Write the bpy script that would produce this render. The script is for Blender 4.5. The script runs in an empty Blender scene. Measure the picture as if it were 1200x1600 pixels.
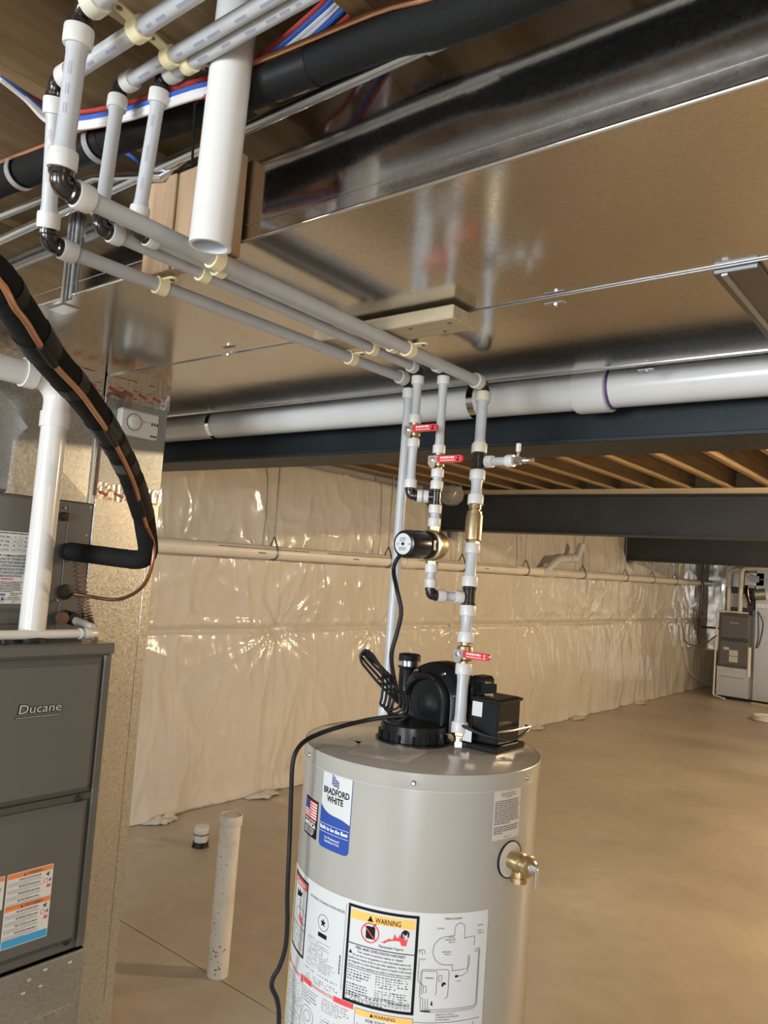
import bpy, math, random
from mathutils import Vector, noise
random.seed(7)
PI = math.pi
sc = bpy.context.scene
COL = sc.collection

# ------------------------------------------------------------------ camera, world, lights, exposure
F_PX, YAW, PITCH, ROLL = 1213.86, math.radians(38.842), math.radians(4.2096), math.radians(4.1238)
CAM = Vector((0, 0, 1.68))
fw = Vector((-math.sin(YAW)*math.cos(PITCH), math.cos(YAW)*math.cos(PITCH), math.sin(PITCH)))
r0 = Vector((math.cos(YAW), math.sin(YAW), 0)); u0 = r0.cross(fw)
rt = math.cos(ROLL)*r0 + math.sin(ROLL)*u0
up = -math.sin(ROLL)*r0 + math.cos(ROLL)*u0
cam_d = bpy.data.cameras.new('camera'); cam = bpy.data.objects.new('camera', cam_d); COL.objects.link(cam)
from mathutils import Matrix
cam.matrix_world = Matrix(((rt.x, up.x, -fw.x, CAM.x), (rt.y, up.y, -fw.y, CAM.y), (rt.z, up.z, -fw.z, CAM.z), (0, 0, 0, 1)))
cam_d.sensor_fit = 'VERTICAL'; cam_d.sensor_height = 36; cam_d.sensor_width = 27
cam_d.lens = F_PX/1600*36; cam_d.clip_start = .02; cam_d.clip_end = 100
sc.camera = cam

world = bpy.data.worlds.new('world'); sc.world = world; world.use_nodes = True
world.node_tree.nodes['Background'].inputs[0].default_value = (.7, .82, 1, 1)
world.node_tree.nodes['Background'].inputs[1].default_value = .3

def area(name, loc, rot, sx, sy, power, color):
    d = bpy.data.lights.new(name, 'AREA'); d.shape = 'RECTANGLE'; d.size = sx; d.size_y = sy
    d.energy = power; d.color = color
    o = bpy.data.objects.new(name, d); o.location = loc; o.rotation_euler = rot; COL.objects.link(o); return o
# daylight entering by the basement window and the glazed door in the wall behind the photographer
area('window_daylight', (-1.4, -3.44, 1.75), (PI/2, 0, 0), 1.6, 1.05, 150, (.84, .92, 1))
area('door_daylight', (1.9, -3.44, 1.1), (PI/2, 0, 0), 1.5, 1.9, 75, (.88, .94, 1))
BULBS = [(.55, 4.7, 2.36, 180), (-1.9, -.3, 2.36, 6), (.6, 8.4, 2.36, 235), (2.3, .2, 2.36, 38), (-.6, 12.6, 2.36, 50)]
def bulb_light(loc, power):
    d = bpy.data.lights.new('bulb_glow', 'POINT'); d.energy = power; d.color = (1, .75, .46); d.shadow_soft_size = .035
    o = bpy.data.objects.new('bulb_glow', d); o.location = loc; COL.objects.link(o)
sc.view_settings.view_transform = 'Standard'; sc.view_settings.look = 'None'
sc.view_settings.exposure = .42; sc.view_settings.gamma = 1; sc.view_settings.use_curve_mapping = False

# ------------------------------------------------------------------ measuring helpers (photo survey -> world metres)
def ray(x, y): return fw + (x-600)/F_PX*rt - (y-800)/F_PX*up
def W(x, y, ax, v):
    d = ray(x, y); i = 'xyz'.index(ax); return CAM + d*((v-CAM[i])/d[i])
def WD(x, y, depth): return CAM + ray(x, y)*depth
def PX(p):
    d = Vector(p)-CAM; z = d.dot(fw); return 600+F_PX*d.dot(rt)/z, 800-F_PX*d.dot(up)/z
def on_line(p0, p1, py):
    a, b = 0.0, 1.0
    ya = PX(p0)[1]
    for _ in range(40):
        m = (a+b)/2
        if (PX(p0.lerp(p1, m))[1] < py) == (ya < PX(p1)[1]): a = m
        else: b = m
    return p0.lerp(p1, a)
V = Vector

# ------------------------------------------------------------------ materials
MATS = {}
def mat(name, color, rough=.5, metal=0, noise_amt=0, noise_scale=8, bump=0, bump_scale=60, coat=0, stretch=None, color2=None,
        sss=0, trans=0, emit=None, spec=.5, detail=4, ramp=(.35, .65), rough_var=0, bump_dist=.01, speck=0):
    m = bpy.data.materials.new(name); m.use_nodes = True; nt = m.node_tree; n = nt.nodes; l = nt.links
    b = n['Principled BSDF']
    b.inputs['Base Color'].default_value = (*color, 1); b.inputs['Roughness'].default_value = rough
    b.inputs['Metallic'].default_value = metal; b.inputs['Specular IOR Level'].default_value = spec
    b.inputs['Coat Weight'].default_value = coat; b.inputs['Coat Roughness'].default_value = .12
    if sss: b.inputs['Subsurface Weight'].default_value = sss; b.inputs['Subsurface Radius'].default_value = (.01, .01, .01)
    if trans: b.inputs['Transmission Weight'].default_value = trans
    if emit: b.inputs['Emission Color'].default_value = (*emit[0], 1); b.inputs['Emission Strength'].default_value = emit[1]
    tc = n.new('ShaderNodeTexCoord'); mp = n.new('ShaderNodeMapping'); l.new(tc.outputs['Object'], mp.inputs[0])
    if stretch: mp.inputs['Scale'].default_value = stretch
    if noise_amt or color2:
        c2 = color2 or tuple(c*(1-noise_amt) for c in color)
        t = n.new('ShaderNodeTexNoise'); t.inputs['Scale'].default_value = noise_scale; t.inputs['Detail'].default_value = detail
        l.new(mp.outputs[0], t.inputs['Vector'])
        rp = n.new('ShaderNodeValToRGB'); rp.color_ramp.elements[0].position = ramp[0]; rp.color_ramp.elements[1].position = ramp[1]
        rp.color_ramp.elements[0].color = (*c2, 1); rp.color_ramp.elements[1].color = (*color, 1)
        l.new(t.outputs['Fac'], rp.inputs[0]); l.new(rp.outputs[0], b.inputs['Base Color'])
        if speck:
            t3 = n.new('ShaderNodeTexNoise'); t3.inputs['Scale'].default_value = noise_scale*9; t3.inputs['Detail'].default_value = 7; l.new(mp.outputs[0], t3.inputs['Vector'])
            r3 = n.new('ShaderNodeValToRGB'); r3.color_ramp.elements[0].position = .36; r3.color_ramp.elements[1].position = .62
            r3.color_ramp.elements[0].color = (1-speck, 1-speck, 1-speck, 1); r3.color_ramp.elements[1].color = (1+speck*.4, 1+speck*.4, 1+speck*.4, 1); l.new(t3.outputs['Fac'], r3.inputs[0])
            mx = n.new('ShaderNodeMix'); mx.data_type = 'RGBA'; mx.blend_type = 'MULTIPLY'; mx.inputs['Factor'].default_value = 1
            l.new(rp.outputs[0], mx.inputs['A']); l.new(r3.outputs[0], mx.inputs['B']); l.new(mx.outputs['Result'], b.inputs['Base Color'])
        if rough_var:
            mr = n.new('ShaderNodeMapRange'); mr.inputs['To Min'].default_value = rough-rough_var; mr.inputs['To Max'].default_value = rough+rough_var
            l.new(t.outputs['Fac'], mr.inputs[0]); l.new(mr.outputs[0], b.inputs['Roughness'])
    if bump:
        t2 = n.new('ShaderNodeTexNoise'); t2.inputs['Scale'].default_value = bump_scale; t2.inputs['Detail'].default_value = 3
        l.new(mp.outputs[0], t2.inputs['Vector'])
        bp = n.new('ShaderNodeBump'); bp.inputs['Strength'].default_value = bump; bp.inputs['Distance'].default_value = bump_dist
        l.new(t2.outputs['Fac'], bp.inputs['Height']); l.new(bp.outputs[0], b.inputs['Normal'])
    MATS[name] = m; return m

def galv(name, color, rough, spangle=.06, wave=0.0, dark=.8):
    m = bpy.data.materials.new(name); m.use_nodes = True; nt = m.node_tree; n = nt.nodes; l = nt.links; b = n['Principled BSDF']
    b.inputs['Metallic'].default_value = 1
    tc = n.new('ShaderNodeTexCoord')
    vo = n.new('ShaderNodeTexVoronoi'); vo.inputs['Scale'].default_value = 230; l.new(tc.outputs['Object'], vo.inputs['Vector'])
    sep = n.new('ShaderNodeSeparateColor'); l.new(vo.outputs['Color'], sep.inputs[0])
    rp = n.new('ShaderNodeValToRGB'); rp.color_ramp.elements[0].color = (*[c*dark for c in color], 1); rp.color_ramp.elements[1].color = (*color, 1)
    l.new(sep.outputs[0], rp.inputs[0]); l.new(rp.outputs[0], b.inputs['Base Color'])
    big = n.new('ShaderNodeTexNoise'); big.inputs['Scale'].default_value = 3; l.new(tc.outputs['Object'], big.inputs['Vector'])
    ad = n.new('ShaderNodeMath'); ad.operation = 'MULTIPLY_ADD'; ad.inputs[1].default_value = spangle; ad.inputs[2].default_value = rough-spangle/2
    l.new(sep.outputs[1], ad.inputs[0])
    ad2 = n.new('ShaderNodeMath'); ad2.operation = 'MULTIPLY_ADD'; ad2.inputs[1].default_value = rough*.5
    l.new(big.outputs['Fac'], ad2.inputs[0]); l.new(ad.outputs[0], ad2.inputs[2]); l.new(ad2.outputs[0], b.inputs['Roughness'])
    if wave:
        bp = n.new('ShaderNodeBump'); bp.inputs['Strength'].default_value = wave; bp.inputs['Distance'].default_value = .02
        l.new(big.outputs['Fac'], bp.inputs['Height']); l.new(bp.outputs[0], b.inputs['Normal'])
    MATS[name] = m; return m

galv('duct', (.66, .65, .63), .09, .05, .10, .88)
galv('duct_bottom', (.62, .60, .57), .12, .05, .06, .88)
galv('galv', (.66, .655, .62), .30, .18, .05, .72)
galv('galv_dull', (.50, .51, .50), .38, .12, .1, .8)
mat('emt', (.66, .70, .74), .24, metal=1)
galv('foil', (.80, .77, .72), .18, .1, .5)
mat('foil_red', (.42, .07, .06), .4)
mat('concrete', (.56, .495, .40), .40, speck=.06, color2=(.385, .338, .268), noise_scale=.9, detail=9, bump=.12, bump_scale=45, rough_var=.12, ramp=(.3, .72))
mat('joint_dark', (.16, .14, .115), .9)
mat('concrete_wall', (.42, .39, .35), .85, noise_amt=.2, noise_scale=3, bump=.2, bump_scale=40)
def poly_mat():
    mat('poly', (.67, .632, .562), .20, noise_amt=.07, noise_scale=1.6, coat=.45, detail=6)
    nt = MATS['poly'].node_tree; n = nt.nodes; l = nt.links; b = n['Principled BSDF']; tc = n['Texture Coordinate']
    total = None
    for rot, scl, ns, sharp, amp, dist in ((.5, (1, 1.4, .5), 1.5, 16, 1.0, .4), (-.55, (1, 1.5, .5), 1.9, 18, .9, .4), (.05, (1, 2.2, .5), 1.8, 14, .7, .3), (.3, (1, 1.3, .8), 6, 8, .22, .3)):
        mp = n.new('ShaderNodeMapping'); mp.inputs['Rotation'].default_value = (rot, 0, 0); mp.inputs['Scale'].default_value = scl; l.new(tc.outputs['Object'], mp.inputs[0])
        t = n.new('ShaderNodeTexNoise'); t.inputs['Scale'].default_value = ns; t.inputs['Detail'].default_value = 1.5; t.inputs['Distortion'].default_value = dist; l.new(mp.outputs[0], t.inputs['Vector'])
        a = n.new('ShaderNodeMath'); a.operation = 'SUBTRACT'; a.inputs[1].default_value = .5; l.new(t.outputs['Fac'], a.inputs[0])
        c = n.new('ShaderNodeMath'); c.operation = 'ABSOLUTE'; l.new(a.outputs[0], c.inputs[0])
        d = n.new('ShaderNodeMapRange'); d.interpolation_type = 'SMOOTHSTEP'; d.inputs['From Min'].default_value = 0; d.inputs['From Max'].default_value = 1/sharp; d.inputs['To Min'].default_value = amp; d.inputs['To Max'].default_value = 0; l.new(c.outputs[0], d.inputs[0])
        if total is None: total = d.outputs[0]
        else:
            s_ = n.new('ShaderNodeMath'); s_.operation = 'ADD'; l.new(total, s_.inputs[0]); l.new(d.outputs[0], s_.inputs[1]); total = s_.outputs[0]
    mk = n.new('ShaderNodeTexNoise'); mk.inputs['Scale'].default_value = 1.15; mk.inputs['Detail'].default_value = 2; l.new(tc.outputs['Object'], mk.inputs['Vector'])
    mr = n.new('ShaderNodeMapRange'); mr.interpolation_type = 'SMOOTHSTEP'; mr.inputs['From Min'].default_value = .40; mr.inputs['From Max'].default_value = .66; mr.inputs['To Min'].default_value = .12; mr.inputs['To Max'].default_value = 1; l.new(mk.outputs['Fac'], mr.inputs[0])
    mu = n.new('ShaderNodeMath'); mu.operation = 'MULTIPLY'; l.new(total, mu.inputs[0]); l.new(mr.outputs[0], mu.inputs[1]); total = mu.outputs[0]
    bp = n.new('ShaderNodeBump'); bp.inputs['Strength'].default_value = .30; bp.inputs['Distance'].default_value = .010
    l.new(total, bp.inputs['Height']); l.new(bp.outputs[0], b.inputs['Normal']); l.new(bp.outputs[0], b.inputs['Coat Normal'])
poly_mat()
mat('drywall', (.60, .56, .50), .8, noise_amt=.06)
mat('lumber', (.33, .225, .115), .65, color2=(.23, .148, .070), noise_scale=5, stretch=(9, .55, 9), bump=.1, bump_scale=30, detail=6)
mat('lumber_knotty', (.50, .35, .20), .6, color2=(.38, .25, .13), noise_scale=4, stretch=(6, .8, 6), detail=6)
mat('lumber_v', (.48, .335, .21), .6, color2=(.36, .235, .135), noise_scale=7, stretch=(9, 9, .4), bump=.1, bump_scale=30, detail=6)
mat('lumber_x', (.52, .43, .29), .6, color2=(.42, .335, .21), noise_scale=7, stretch=(.5, 9, 9), bump=.1, bump_scale=30, detail=6)
mat('subfloor', (.20, .135, .075), .8, color2=(.15, .095, .05), noise_scale=20, detail=4)
mat('beam_paint', (.014, .020, .023), .5, spec=.3, noise_amt=.25, noise_scale=6, bump=.05, bump_scale=80)
mat('beam_paint_dark', (.038, .040, .042), .5, noise_amt=.2, noise_scale=5)
mat('pvc', (.66, .652, .628), .28, noise_amt=.04, noise_scale=6, coat=.2)
mat('pvc_warm', (.80, .76, .68), .35, noise_amt=.08, noise_scale=6)
mat('pvc_dirty', (.76, .72, .64), .45, color2=(.62, .57, .48), noise_scale=14, detail=8, ramp=(.28, .5))
mat('pvc_inside', (.62, .68, .74), .4)
mat('pex', (.47, .485, .50), .33, sss=.3, noise_amt=.06, noise_scale=25)
mat('pex_ring', (.60, .595, .57), .38, sss=.25)
mat('pex_ring_old', (.60, .57, .46), .4, sss=.2)
mat('clip', (.82, .74, .48), .45, sss=.15)
mat('fitting', (.018, .015, .013), .22, coat=.3)
mat('black_rubber', (.011, .011, .012), .48, spec=.3, bump=.1, bump_scale=200)
mat('black_foam', (.012, .012, .012), .75, spec=.12, bump=.25, bump_scale=120)
mat('black_plastic', (.010, .011, .012), .27, spec=.35, noise_amt=.2, noise_scale=30)
mat('black_tape', (.010, .010, .011), .4, spec=.2)
mat('copper', (.86, .47, .29), .28, metal=1, noise_amt=.15, noise_scale=10)
mat('copper_dark', (.42, .22, .14), .38, metal=1)
mat('brass', (.58, .45, .26), .32, metal=1, noise_amt=.12, noise_scale=40)
mat('bronze', (.56, .45, .28), .36, metal=1, noise_amt=.1, noise_scale=40)
mat('chrome', (.82, .82, .82), .10, metal=1)
mat('steel', (.62, .63, .64), .28, metal=1)
mat('steel_dark', (.20, .20, .20), .4, metal=1)
mat('red_grip', (.62, .03, .045), .3, coat=.3)
mat('tank', (.38, .37, .335), .26, noise_amt=.03, noise_scale=3, coat=.5)
mat('tank_lid', (.50, .475, .43), .16, noise_amt=.06, noise_scale=5, coat=.7)
mat('paper', (.60, .615, .615), .42)
mat('paper_warm', (.56, .545, .505), .45)
mat('clear_label', (.72, .69, .63), .22)
mat('ink', (.008, .008, .009), .6, spec=.15)
mat('ink_grey', (.075, .075, .078), .6, spec=.2)
mat('ink_faint', (.27, .28, .36), .5)
mat('ink_rose', (.40, .28, .25), .5)
mat('ink_red', (.66, .06, .07), .45)
mat('ink_blue', (.028, .075, .33), .35, spec=.3)
mat('ink_blue_dark', (.03, .06, .22), .35)
mat('ink_lightblue', (.05, .32, .62), .4)
mat('ink_orange', (.90, .50, .12), .45)
mat('ink_rust', (.72, .22, .06), .45)
mat('ink_yellow', (.85, .74, .06), .45)
mat('ink_white', (.88, .88, .86), .45)
mat('purple', (.10, .05, .16), .5)
mat('furnace', (.105, .104, .098), .36, noise_amt=.04, noise_scale=4, coat=.15)
mat('furnace_dark', (.065, .063, .06), .4)
mat('hole', (.006, .006, .006), .6)
mat('thermostat', (.60, .60, .56), .4)
mat('wire_red', (.45, .05, .04), .4)
mat('wire_blue', (.04, .13, .50), .35)
mat('wire_white', (.78, .78, .78), .35)
mat('wire_black', (.02, .02, .02), .4)
mat('wire_brown', (.16, .075, .045), .5)
mat('strap_grey', (.45, .47, .49), .35, metal=.6)
mat('bag', (.75, .74, .70), .12, trans=.75)
mat('bulb', (1, .9, .75), .3, emit=((1, .82, .58), 12))
mat('porcelain', (.8, .79, .76), .3)
mat('glass_sky', (.8, .88, 1), .1, emit=((.82, .91, 1), 2.2))

# ------------------------------------------------------------------ mesh builder
def frame(d):
    d = d.normalized(); a = V((0, 0, 1)) if abs(d.z) < .9 else V((1, 0, 0))
    x = d.cross(a).normalized(); y = d.cross(x).normalized(); return x, y
def smooth_path(pts, n=8):
    out = []
    P = [pts[0]]+list(pts)+[pts[-1]]
    for i in range(1, len(P)-2):
        a, b, c, d = P[i-1], P[i], P[i+1], P[i+2]
        for k in range(n):
            t = k/n
            out.append(.5*((2*b)+(c-a)*t+(2*a-5*b+4*c-d)*t*t+(3*b-a-3*c+d)*t**3))
    out.append(pts[-1]); return out
def round_path(pts, rad, n=6):
    out = [pts[0]]
    for i in range(1, len(pts)-1):
        a, b, c = pts[i-1], pts[i], pts[i+1]
        d1 = (a-b); d2 = (c-b); r = min(rad, d1.length*.49, d2.length*.49)
        p, q = b+d1.normalized()*r, b+d2.normalized()*r
        for k in range(n+1):
            t = k/n; out.append((1-t)**2*p+2*t*(1-t)*b+t*t*q)
    out.append(pts[-1]); return out
class MB:
    def __init__(s): s.v = []; s.f = []
    def add(s, vs, fs):
        o = len(s.v); s.v += [V(p) for p in vs]; s.f += [tuple(i+o for i in f) for f in fs]; return s
    def box(s, a, b, bev=0):
        x0, x1 = sorted((a[0], b[0])); y0, y1 = sorted((a[1], b[1])); z0, z1 = sorted((a[2], b[2]))
        if bev:
            c = min(bev, (x1-x0)*.45, (y1-y0)*.45, (z1-z0)*.45); vs = []; idx = {}
            X, Y, Z = (x0, x1), (y0, y1), (z0, z1)
            for i in (0, 1):
                for j in (0, 1):
                    for k in (0, 1):
                        sx, sy, sz = (1-2*i)*c, (1-2*j)*c, (1-2*k)*c
                        for ax in range(3):
                            p = [X[i]+sx, Y[j]+sy, Z[k]+sz]; p[ax] = (X[i], Y[j], Z[k])[ax]
                            idx[i, j, k, ax] = len(vs); vs.append(p)
            fs = []
            for ax in range(3):
                o1, o2 = (ax+1) % 3, (ax+2) % 3
                for e in (0, 1):
                    q = []
                    for a1, a2 in ((0, 0), (1, 0), (1, 1), (0, 1)):
                        t = [0, 0, 0]; t[ax] = e; t[o1] = a1; t[o2] = a2; q.append(idx[t[0], t[1], t[2], ax])
                    fs.append(q if e else q[::-1])
                for a1 in (0, 1):
                    for a2 in (0, 1):
                        t0 = [0, 0, 0]; t0[ax] = 0; t0[o1] = a1; t0[o2] = a2; t1 = list(t0); t1[ax] = 1
                        q = [idx[(*t0, o1)], idx[(*t1, o1)], idx[(*t1, o2)], idx[(*t0, o2)]]
                        fs.append(q if a1 != a2 else q[::-1])
            for i in (0, 1):
                for j in (0, 1):
                    for k in (0, 1):
                        q = [idx[i, j, k, 0], idx[i, j, k, 1], idx[i, j, k, 2]]
                        fs.append(q if (i+j+k) % 2 else q[::-1])
            return s.add(vs, fs)
        return s.add([(x0, y0, z0), (x1, y0, z0), (x1, y1, z0), (x0, y1, z0), (x0, y0, z1), (x1, y0, z1), (x1, y1, z1), (x0, y1, z1)],
                     [(3, 2, 1, 0), (4, 5, 6, 7), (0, 1, 5, 4), (1, 2, 6, 5), (2, 3, 7, 6), (3, 0, 4, 7)])
    def lathe(s, prof, o, axis, seg=24, cap=True):
        """prof: list of (radius, distance along axis)"""
        o = V(o); axis = V(axis).normalized(); x, y = frame(axis); vs = []; fs = []
        for r, h in prof:
            for k in range(seg):
                a = 2*PI*k/seg; vs.append(o+axis*h+(x*math.cos(a)+y*math.sin(a))*r)
        for i in range(len(prof)-1):
            for k in range(seg):
                k2 = (k+1) % seg; fs.append((i*seg+k, i*seg+k2, (i+1)*seg+k2, (i+1)*seg+k))
        if cap:
            fs.append(tuple(range(seg-1, -1, -1))); n = (len(prof)-1)*seg; fs.append(tuple(n+k for k in range(seg)))
        return s.add(vs, fs)
    def cyl(s, p0, p1, r, seg=16, r2=None):
        p0, p1 = V(p0), V(p1); return s.lathe([(r, 0), (r if r2 is None else r2, (p1-p0).length)], p0, p1-p0, seg)
    def ring(s, p0, p1, ri, ro, seg=24):
        p0, p1 = V(p0), V(p1); L = (p1-p0).length; return s.lathe([(ri, 0), (ro, 0), (ro, L), (ri, L), (ri, 0)], p0, p1-p0, seg, cap=False)
    def tube(s, pts, r, seg=10, cap=True):
        pts = [V(p) for p in pts]; n = len(pts); vs = []; fs = []
        x, y = frame(pts[1]-pts[0])
        for i, p in enumerate(pts):
            t = (pts[min(i+1, n-1)]-pts[max(i-1, 0)]).normalized()
            x = (x-t*x.dot(t)).normalized(); y = t.cross(x)
            rr = r[i] if isinstance(r, (list, tuple)) else r
            for k in range(seg):
                a = 2*PI*k/seg; vs.append(p+(x*math.cos(a)+y*math.sin(a))*rr)
        for i in range(n-1):
            for k in range(seg):
                k2 = (k+1) % seg; fs.append((i*seg+k, i*seg+k2, (i+1)*seg+k2, (i+1)*seg+k))
        if cap: fs.append(tuple(range(seg-1, -1, -1))); fs.append(tuple((n-1)*seg+k for k in range(seg)))
        return s.add(vs, fs)
    def prism(s, poly, o, u, v, depth):
        """extrude the 2-D outline poly (in axes u, v from o) along depth vector"""
        o, u, v, depth = V(o), V(u), V(v), V(depth); n = len(poly)
        a = [o+u*p[0]+v*p[1] for p in poly]; b = [p+depth for p in a]
        return s.add(a+b, [tuple(range(n-1, -1, -1)), tuple(range(n, 2*n))]+[(i, (i+1) % n, n+(i+1) % n, n+i) for i in range(n)])
    def sphere(s, c, r, seg=12, sq=(1, 1, 1)):
        c = V(c); vs = []; fs = []; m = seg//2
        for i in range(m+1):
            t = PI*i/m
            for k in range(seg):
                a = 2*PI*k/seg; vs.append(c+V((r*sq[0]*math.sin(t)*math.cos(a), r*sq[1]*math.sin(t)*math.sin(a), r*sq[2]*math.cos(t))))
        for i in range(m):
            for k in range(seg):
                k2 = (k+1) % seg; fs.append((i*seg+k, (i+1)*seg+k, (i+1)*seg+k2, i*seg+k2))
        return s.add(vs, fs)
    def build(s, name, m, parent=None, smooth=True, origin=None, angle=38):
        if origin is None:
            origin = V((0, 0, 0)) if parent is None else world_of(parent)
        me = bpy.data.meshes.new(name); me.from_pydata([tuple(p-origin) for p in s.v], [], s.f); me.update()
        me.materials.append(MATS[m])
        if smooth: me.shade_smooth(); me.set_sharp_from_angle(angle=math.radians(angle))
        o = bpy.data.objects.new(name, me); COL.objects.link(o)
        if parent is not None: o.parent = parent; o.location = origin-world_of(parent)
        else: o.location = origin
        return o
def world_of(o):
    p = V(o.location)
    while o.parent: o = o.parent; p = p+V(o.location)
    return p
def thing(name, label, cat, loc=(0, 0, 0), group=None):
    o = bpy.data.objects.new(name, None); COL.objects.link(o); o.empty_display_size = .1; o.location = loc
    o['label'] = label; o['category'] = cat
    if group: o['group'] = group
    return o
def tag(o, label, cat, group=None):
    o['label'] = label; o['category'] = cat
    if group: o['group'] = group
    return o
def structure(o, label=None, cat=None):
    o['kind'] = 'structure'
    if label: o['label'] = label
    if cat: o['category'] = cat
    return o
def dup(o, loc, parent=None):
    c = o.copy(); COL.objects.link(c); c.location = loc; c.parent = parent; return c

# ------------------------------------------------------------------ print helpers
TXT = {}
def text_geo(s, bold=0.0):
    k = (s, bold)
    if k in TXT: return TXT[k]
    cu = bpy.data.curves.new('t', 'FONT'); cu.body = s; cu.resolution_u = 2; cu.offset = bold; cu.fill_mode = 'FRONT'
    ob = bpy.data.objects.new('t', cu); COL.objects.link(ob)
    dg = bpy.context.evaluated_depsgraph_get(); me = ob.evaluated_get(dg).to_mesh()
    vs = [(p.co.x, p.co.y) for p in me.vertices]; fs = [tuple(p.vertices) for p in me.polygons]
    ob.evaluated_get(dg).to_mesh_clear(); bpy.data.objects.remove(ob); bpy.data.curves.remove(cu)
    TXT[k] = (vs, fs); return TXT[k]
class Sheet:
    """flat print on a surface: fn(u, v, h) gives the point at u right, v up, h proud"""
    def __init__(s, fn, step=None): s.fn = fn; s.step = step
    def quad(s, mb, a, b, c, d, h=.0004):
        n = max(1, int(abs(c-a)/s.step)+1) if s.step else 1
        vs = []; fs = []
        for i in range(n+1):
            x = a+(c-a)*i/n; vs += [s.fn(x, b, h), s.fn(x, d, h)]
        for i in range(n): fs.append((2*i, 2*i+2, 2*i+3, 2*i+1))
        mb.add(vs, fs)
    def frame(s, mb, a, b, c, d, t, h=.0004):
        s.quad(mb, a, b, c, b+t, h); s.quad(mb, a, d-t, c, d, h); s.quad(mb, a, b+t, a+t, d-t, h); s.quad(mb, c-t, b+t, c, d-t, h)
    def poly(s, mb, pts, h=.0004): mb.add([s.fn(x, y, h) for x, y in pts], [tuple(range(len(pts)))])
    def strip(s, mb, low, high, h=.0004):
        vs = []; n = len(low)
        for p, q in zip(low, high): vs += [s.fn(*p, h), s.fn(*q, h)]
        mb.add(vs, [(2*i, 2*i+2, 2*i+3, 2*i+1) for i in range(n-1)])
    def line(s, mb, pts, t, h=.0009):
        if s.step:                                   # follow the curve of the surface in short pieces
            fine = [pts[0]]
            for p, q in zip(pts, pts[1:]):
                k = max(1, int(math.hypot(q[0]-p[0], q[1]-p[1])/.006)); fine += [(p[0]+(q[0]-p[0])*i/k, p[1]+(q[1]-p[1])*i/k) for i in range(1, k+1)]
            pts = fine
        for (x0, y0), (x1, y1) in zip(pts, pts[1:]):
            L = math.hypot(x1-x0, y1-y0)
            if L < 1e-6: continue
            nx, ny = -(y1-y0)/L*t/2, (x1-x0)/L*t/2
            s.poly(mb, [(x0-nx, y0-ny), (x1-nx, y1-ny), (x1+nx, y1+ny), (x0+nx, y0+ny)], h)
    def text(s, mb, t, x0, y, height, x1=None, h=.0006, bold=0.0, center=None, slant=0):
        vs, fs = text_geo(t, bold)
        if not vs: return
        mx = min(p[0] for p in vs); Mx = max(p[0] for p in vs)
        k = height/.69
        kx = (x1-x0)/(Mx-mx) if x1 is not None else k
        if center is not None: x0 = center-(Mx-mx)*kx/2
        mb.add([s.fn(x0+(p[0]-mx)*kx+slant*p[1]*k, y+p[1]*k, h) for p in vs], fs)
    def greek(s, mb, a, b, c, d, rows, h=.0005, fill=.42, last=.6, rnd=None, ragged=.12):
        rnd = rnd or random
        p = (d-b)/rows
        for i in range(rows):
            y = d-(i+.75)*p; x = a; e = c-(c-a)*rnd.random()*ragged
            if i == rows-1: e = a+(c-a)*last
            while x < e:
                w = min((c-a)*(.04+rnd.random()*.10), e-x); s.quad(mb, x, y, x+w, y+p*fill, h); x += w+p*.35
def plane_sheet(o, u, v):
    o, u, v = V(o), V(u).normalized(), V(v).normalized(); n = u.cross(v)
    return Sheet(lambda a, b, h: o+u*a+v*b+n*h)
def rrect(a, b, c, d, r, n=5):
    out = []
    for cx, cy, s in ((c-r, b+r, -PI/2), (c-r, d-r, 0), (a+r, d-r, PI/2), (a+r, b+r, PI)):
        for k in range(n+1): t = s+PI/2*k/n; out.append((cx+r*math.cos(t), cy+r*math.sin(t)))
    return out

# ------------------------------------------------------------------ room shell
XW, XR, YB, YF, ZJ = -4.22, 4.6, -3.6, 15.6, 2.475
JOINT_Y = 2.195
fl = structure(MB().box((XW-.3, YB-.2, -.20), (XR+.2, YF+.2, -.012)).build('floor', 'joint_dark', smooth=False))
MB().box((XW-.3, YB-.2, -.1), (XR+.2, JOINT_Y-.002, 0)).build('slab', 'concrete', fl, smooth=False)
# the slab beyond the saw cut: the cut wanders a little where the concrete cracked
ed = []; x = XW-.3
while x < XR+.2:
    ed.append((x, JOINT_Y+.0035+(.004*noise.noise((x*6, 0, 0)) if x > -2.3 else 0))); x += .06
ed.append((XR+.2, JOINT_Y+.0035))
MB().prism(ed+[(XR+.2, YF+.2), (XW-.3, YF+.2)], (0, 0, -.1), (1, 0, 0), (0, 1, 0), (0, 0, .1)).build('slab', 'concrete', fl, smooth=False)
structure(MB().box((XW-.25, YB-.2, 0), (XW-.06, YF+.2, 2.75)).build('wall_left', 'concrete_wall', smooth=False))
structure(MB().box((XR, YB-.2, 0), (XR+.2, YF+.2, 2.75)).build('wall_right', 'concrete_wall', smooth=False))
structure(MB().box((XW-.06, YF, 0), (XR, YF+.2, 2.75)).build('wall_far', 'drywall', smooth=False))
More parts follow.
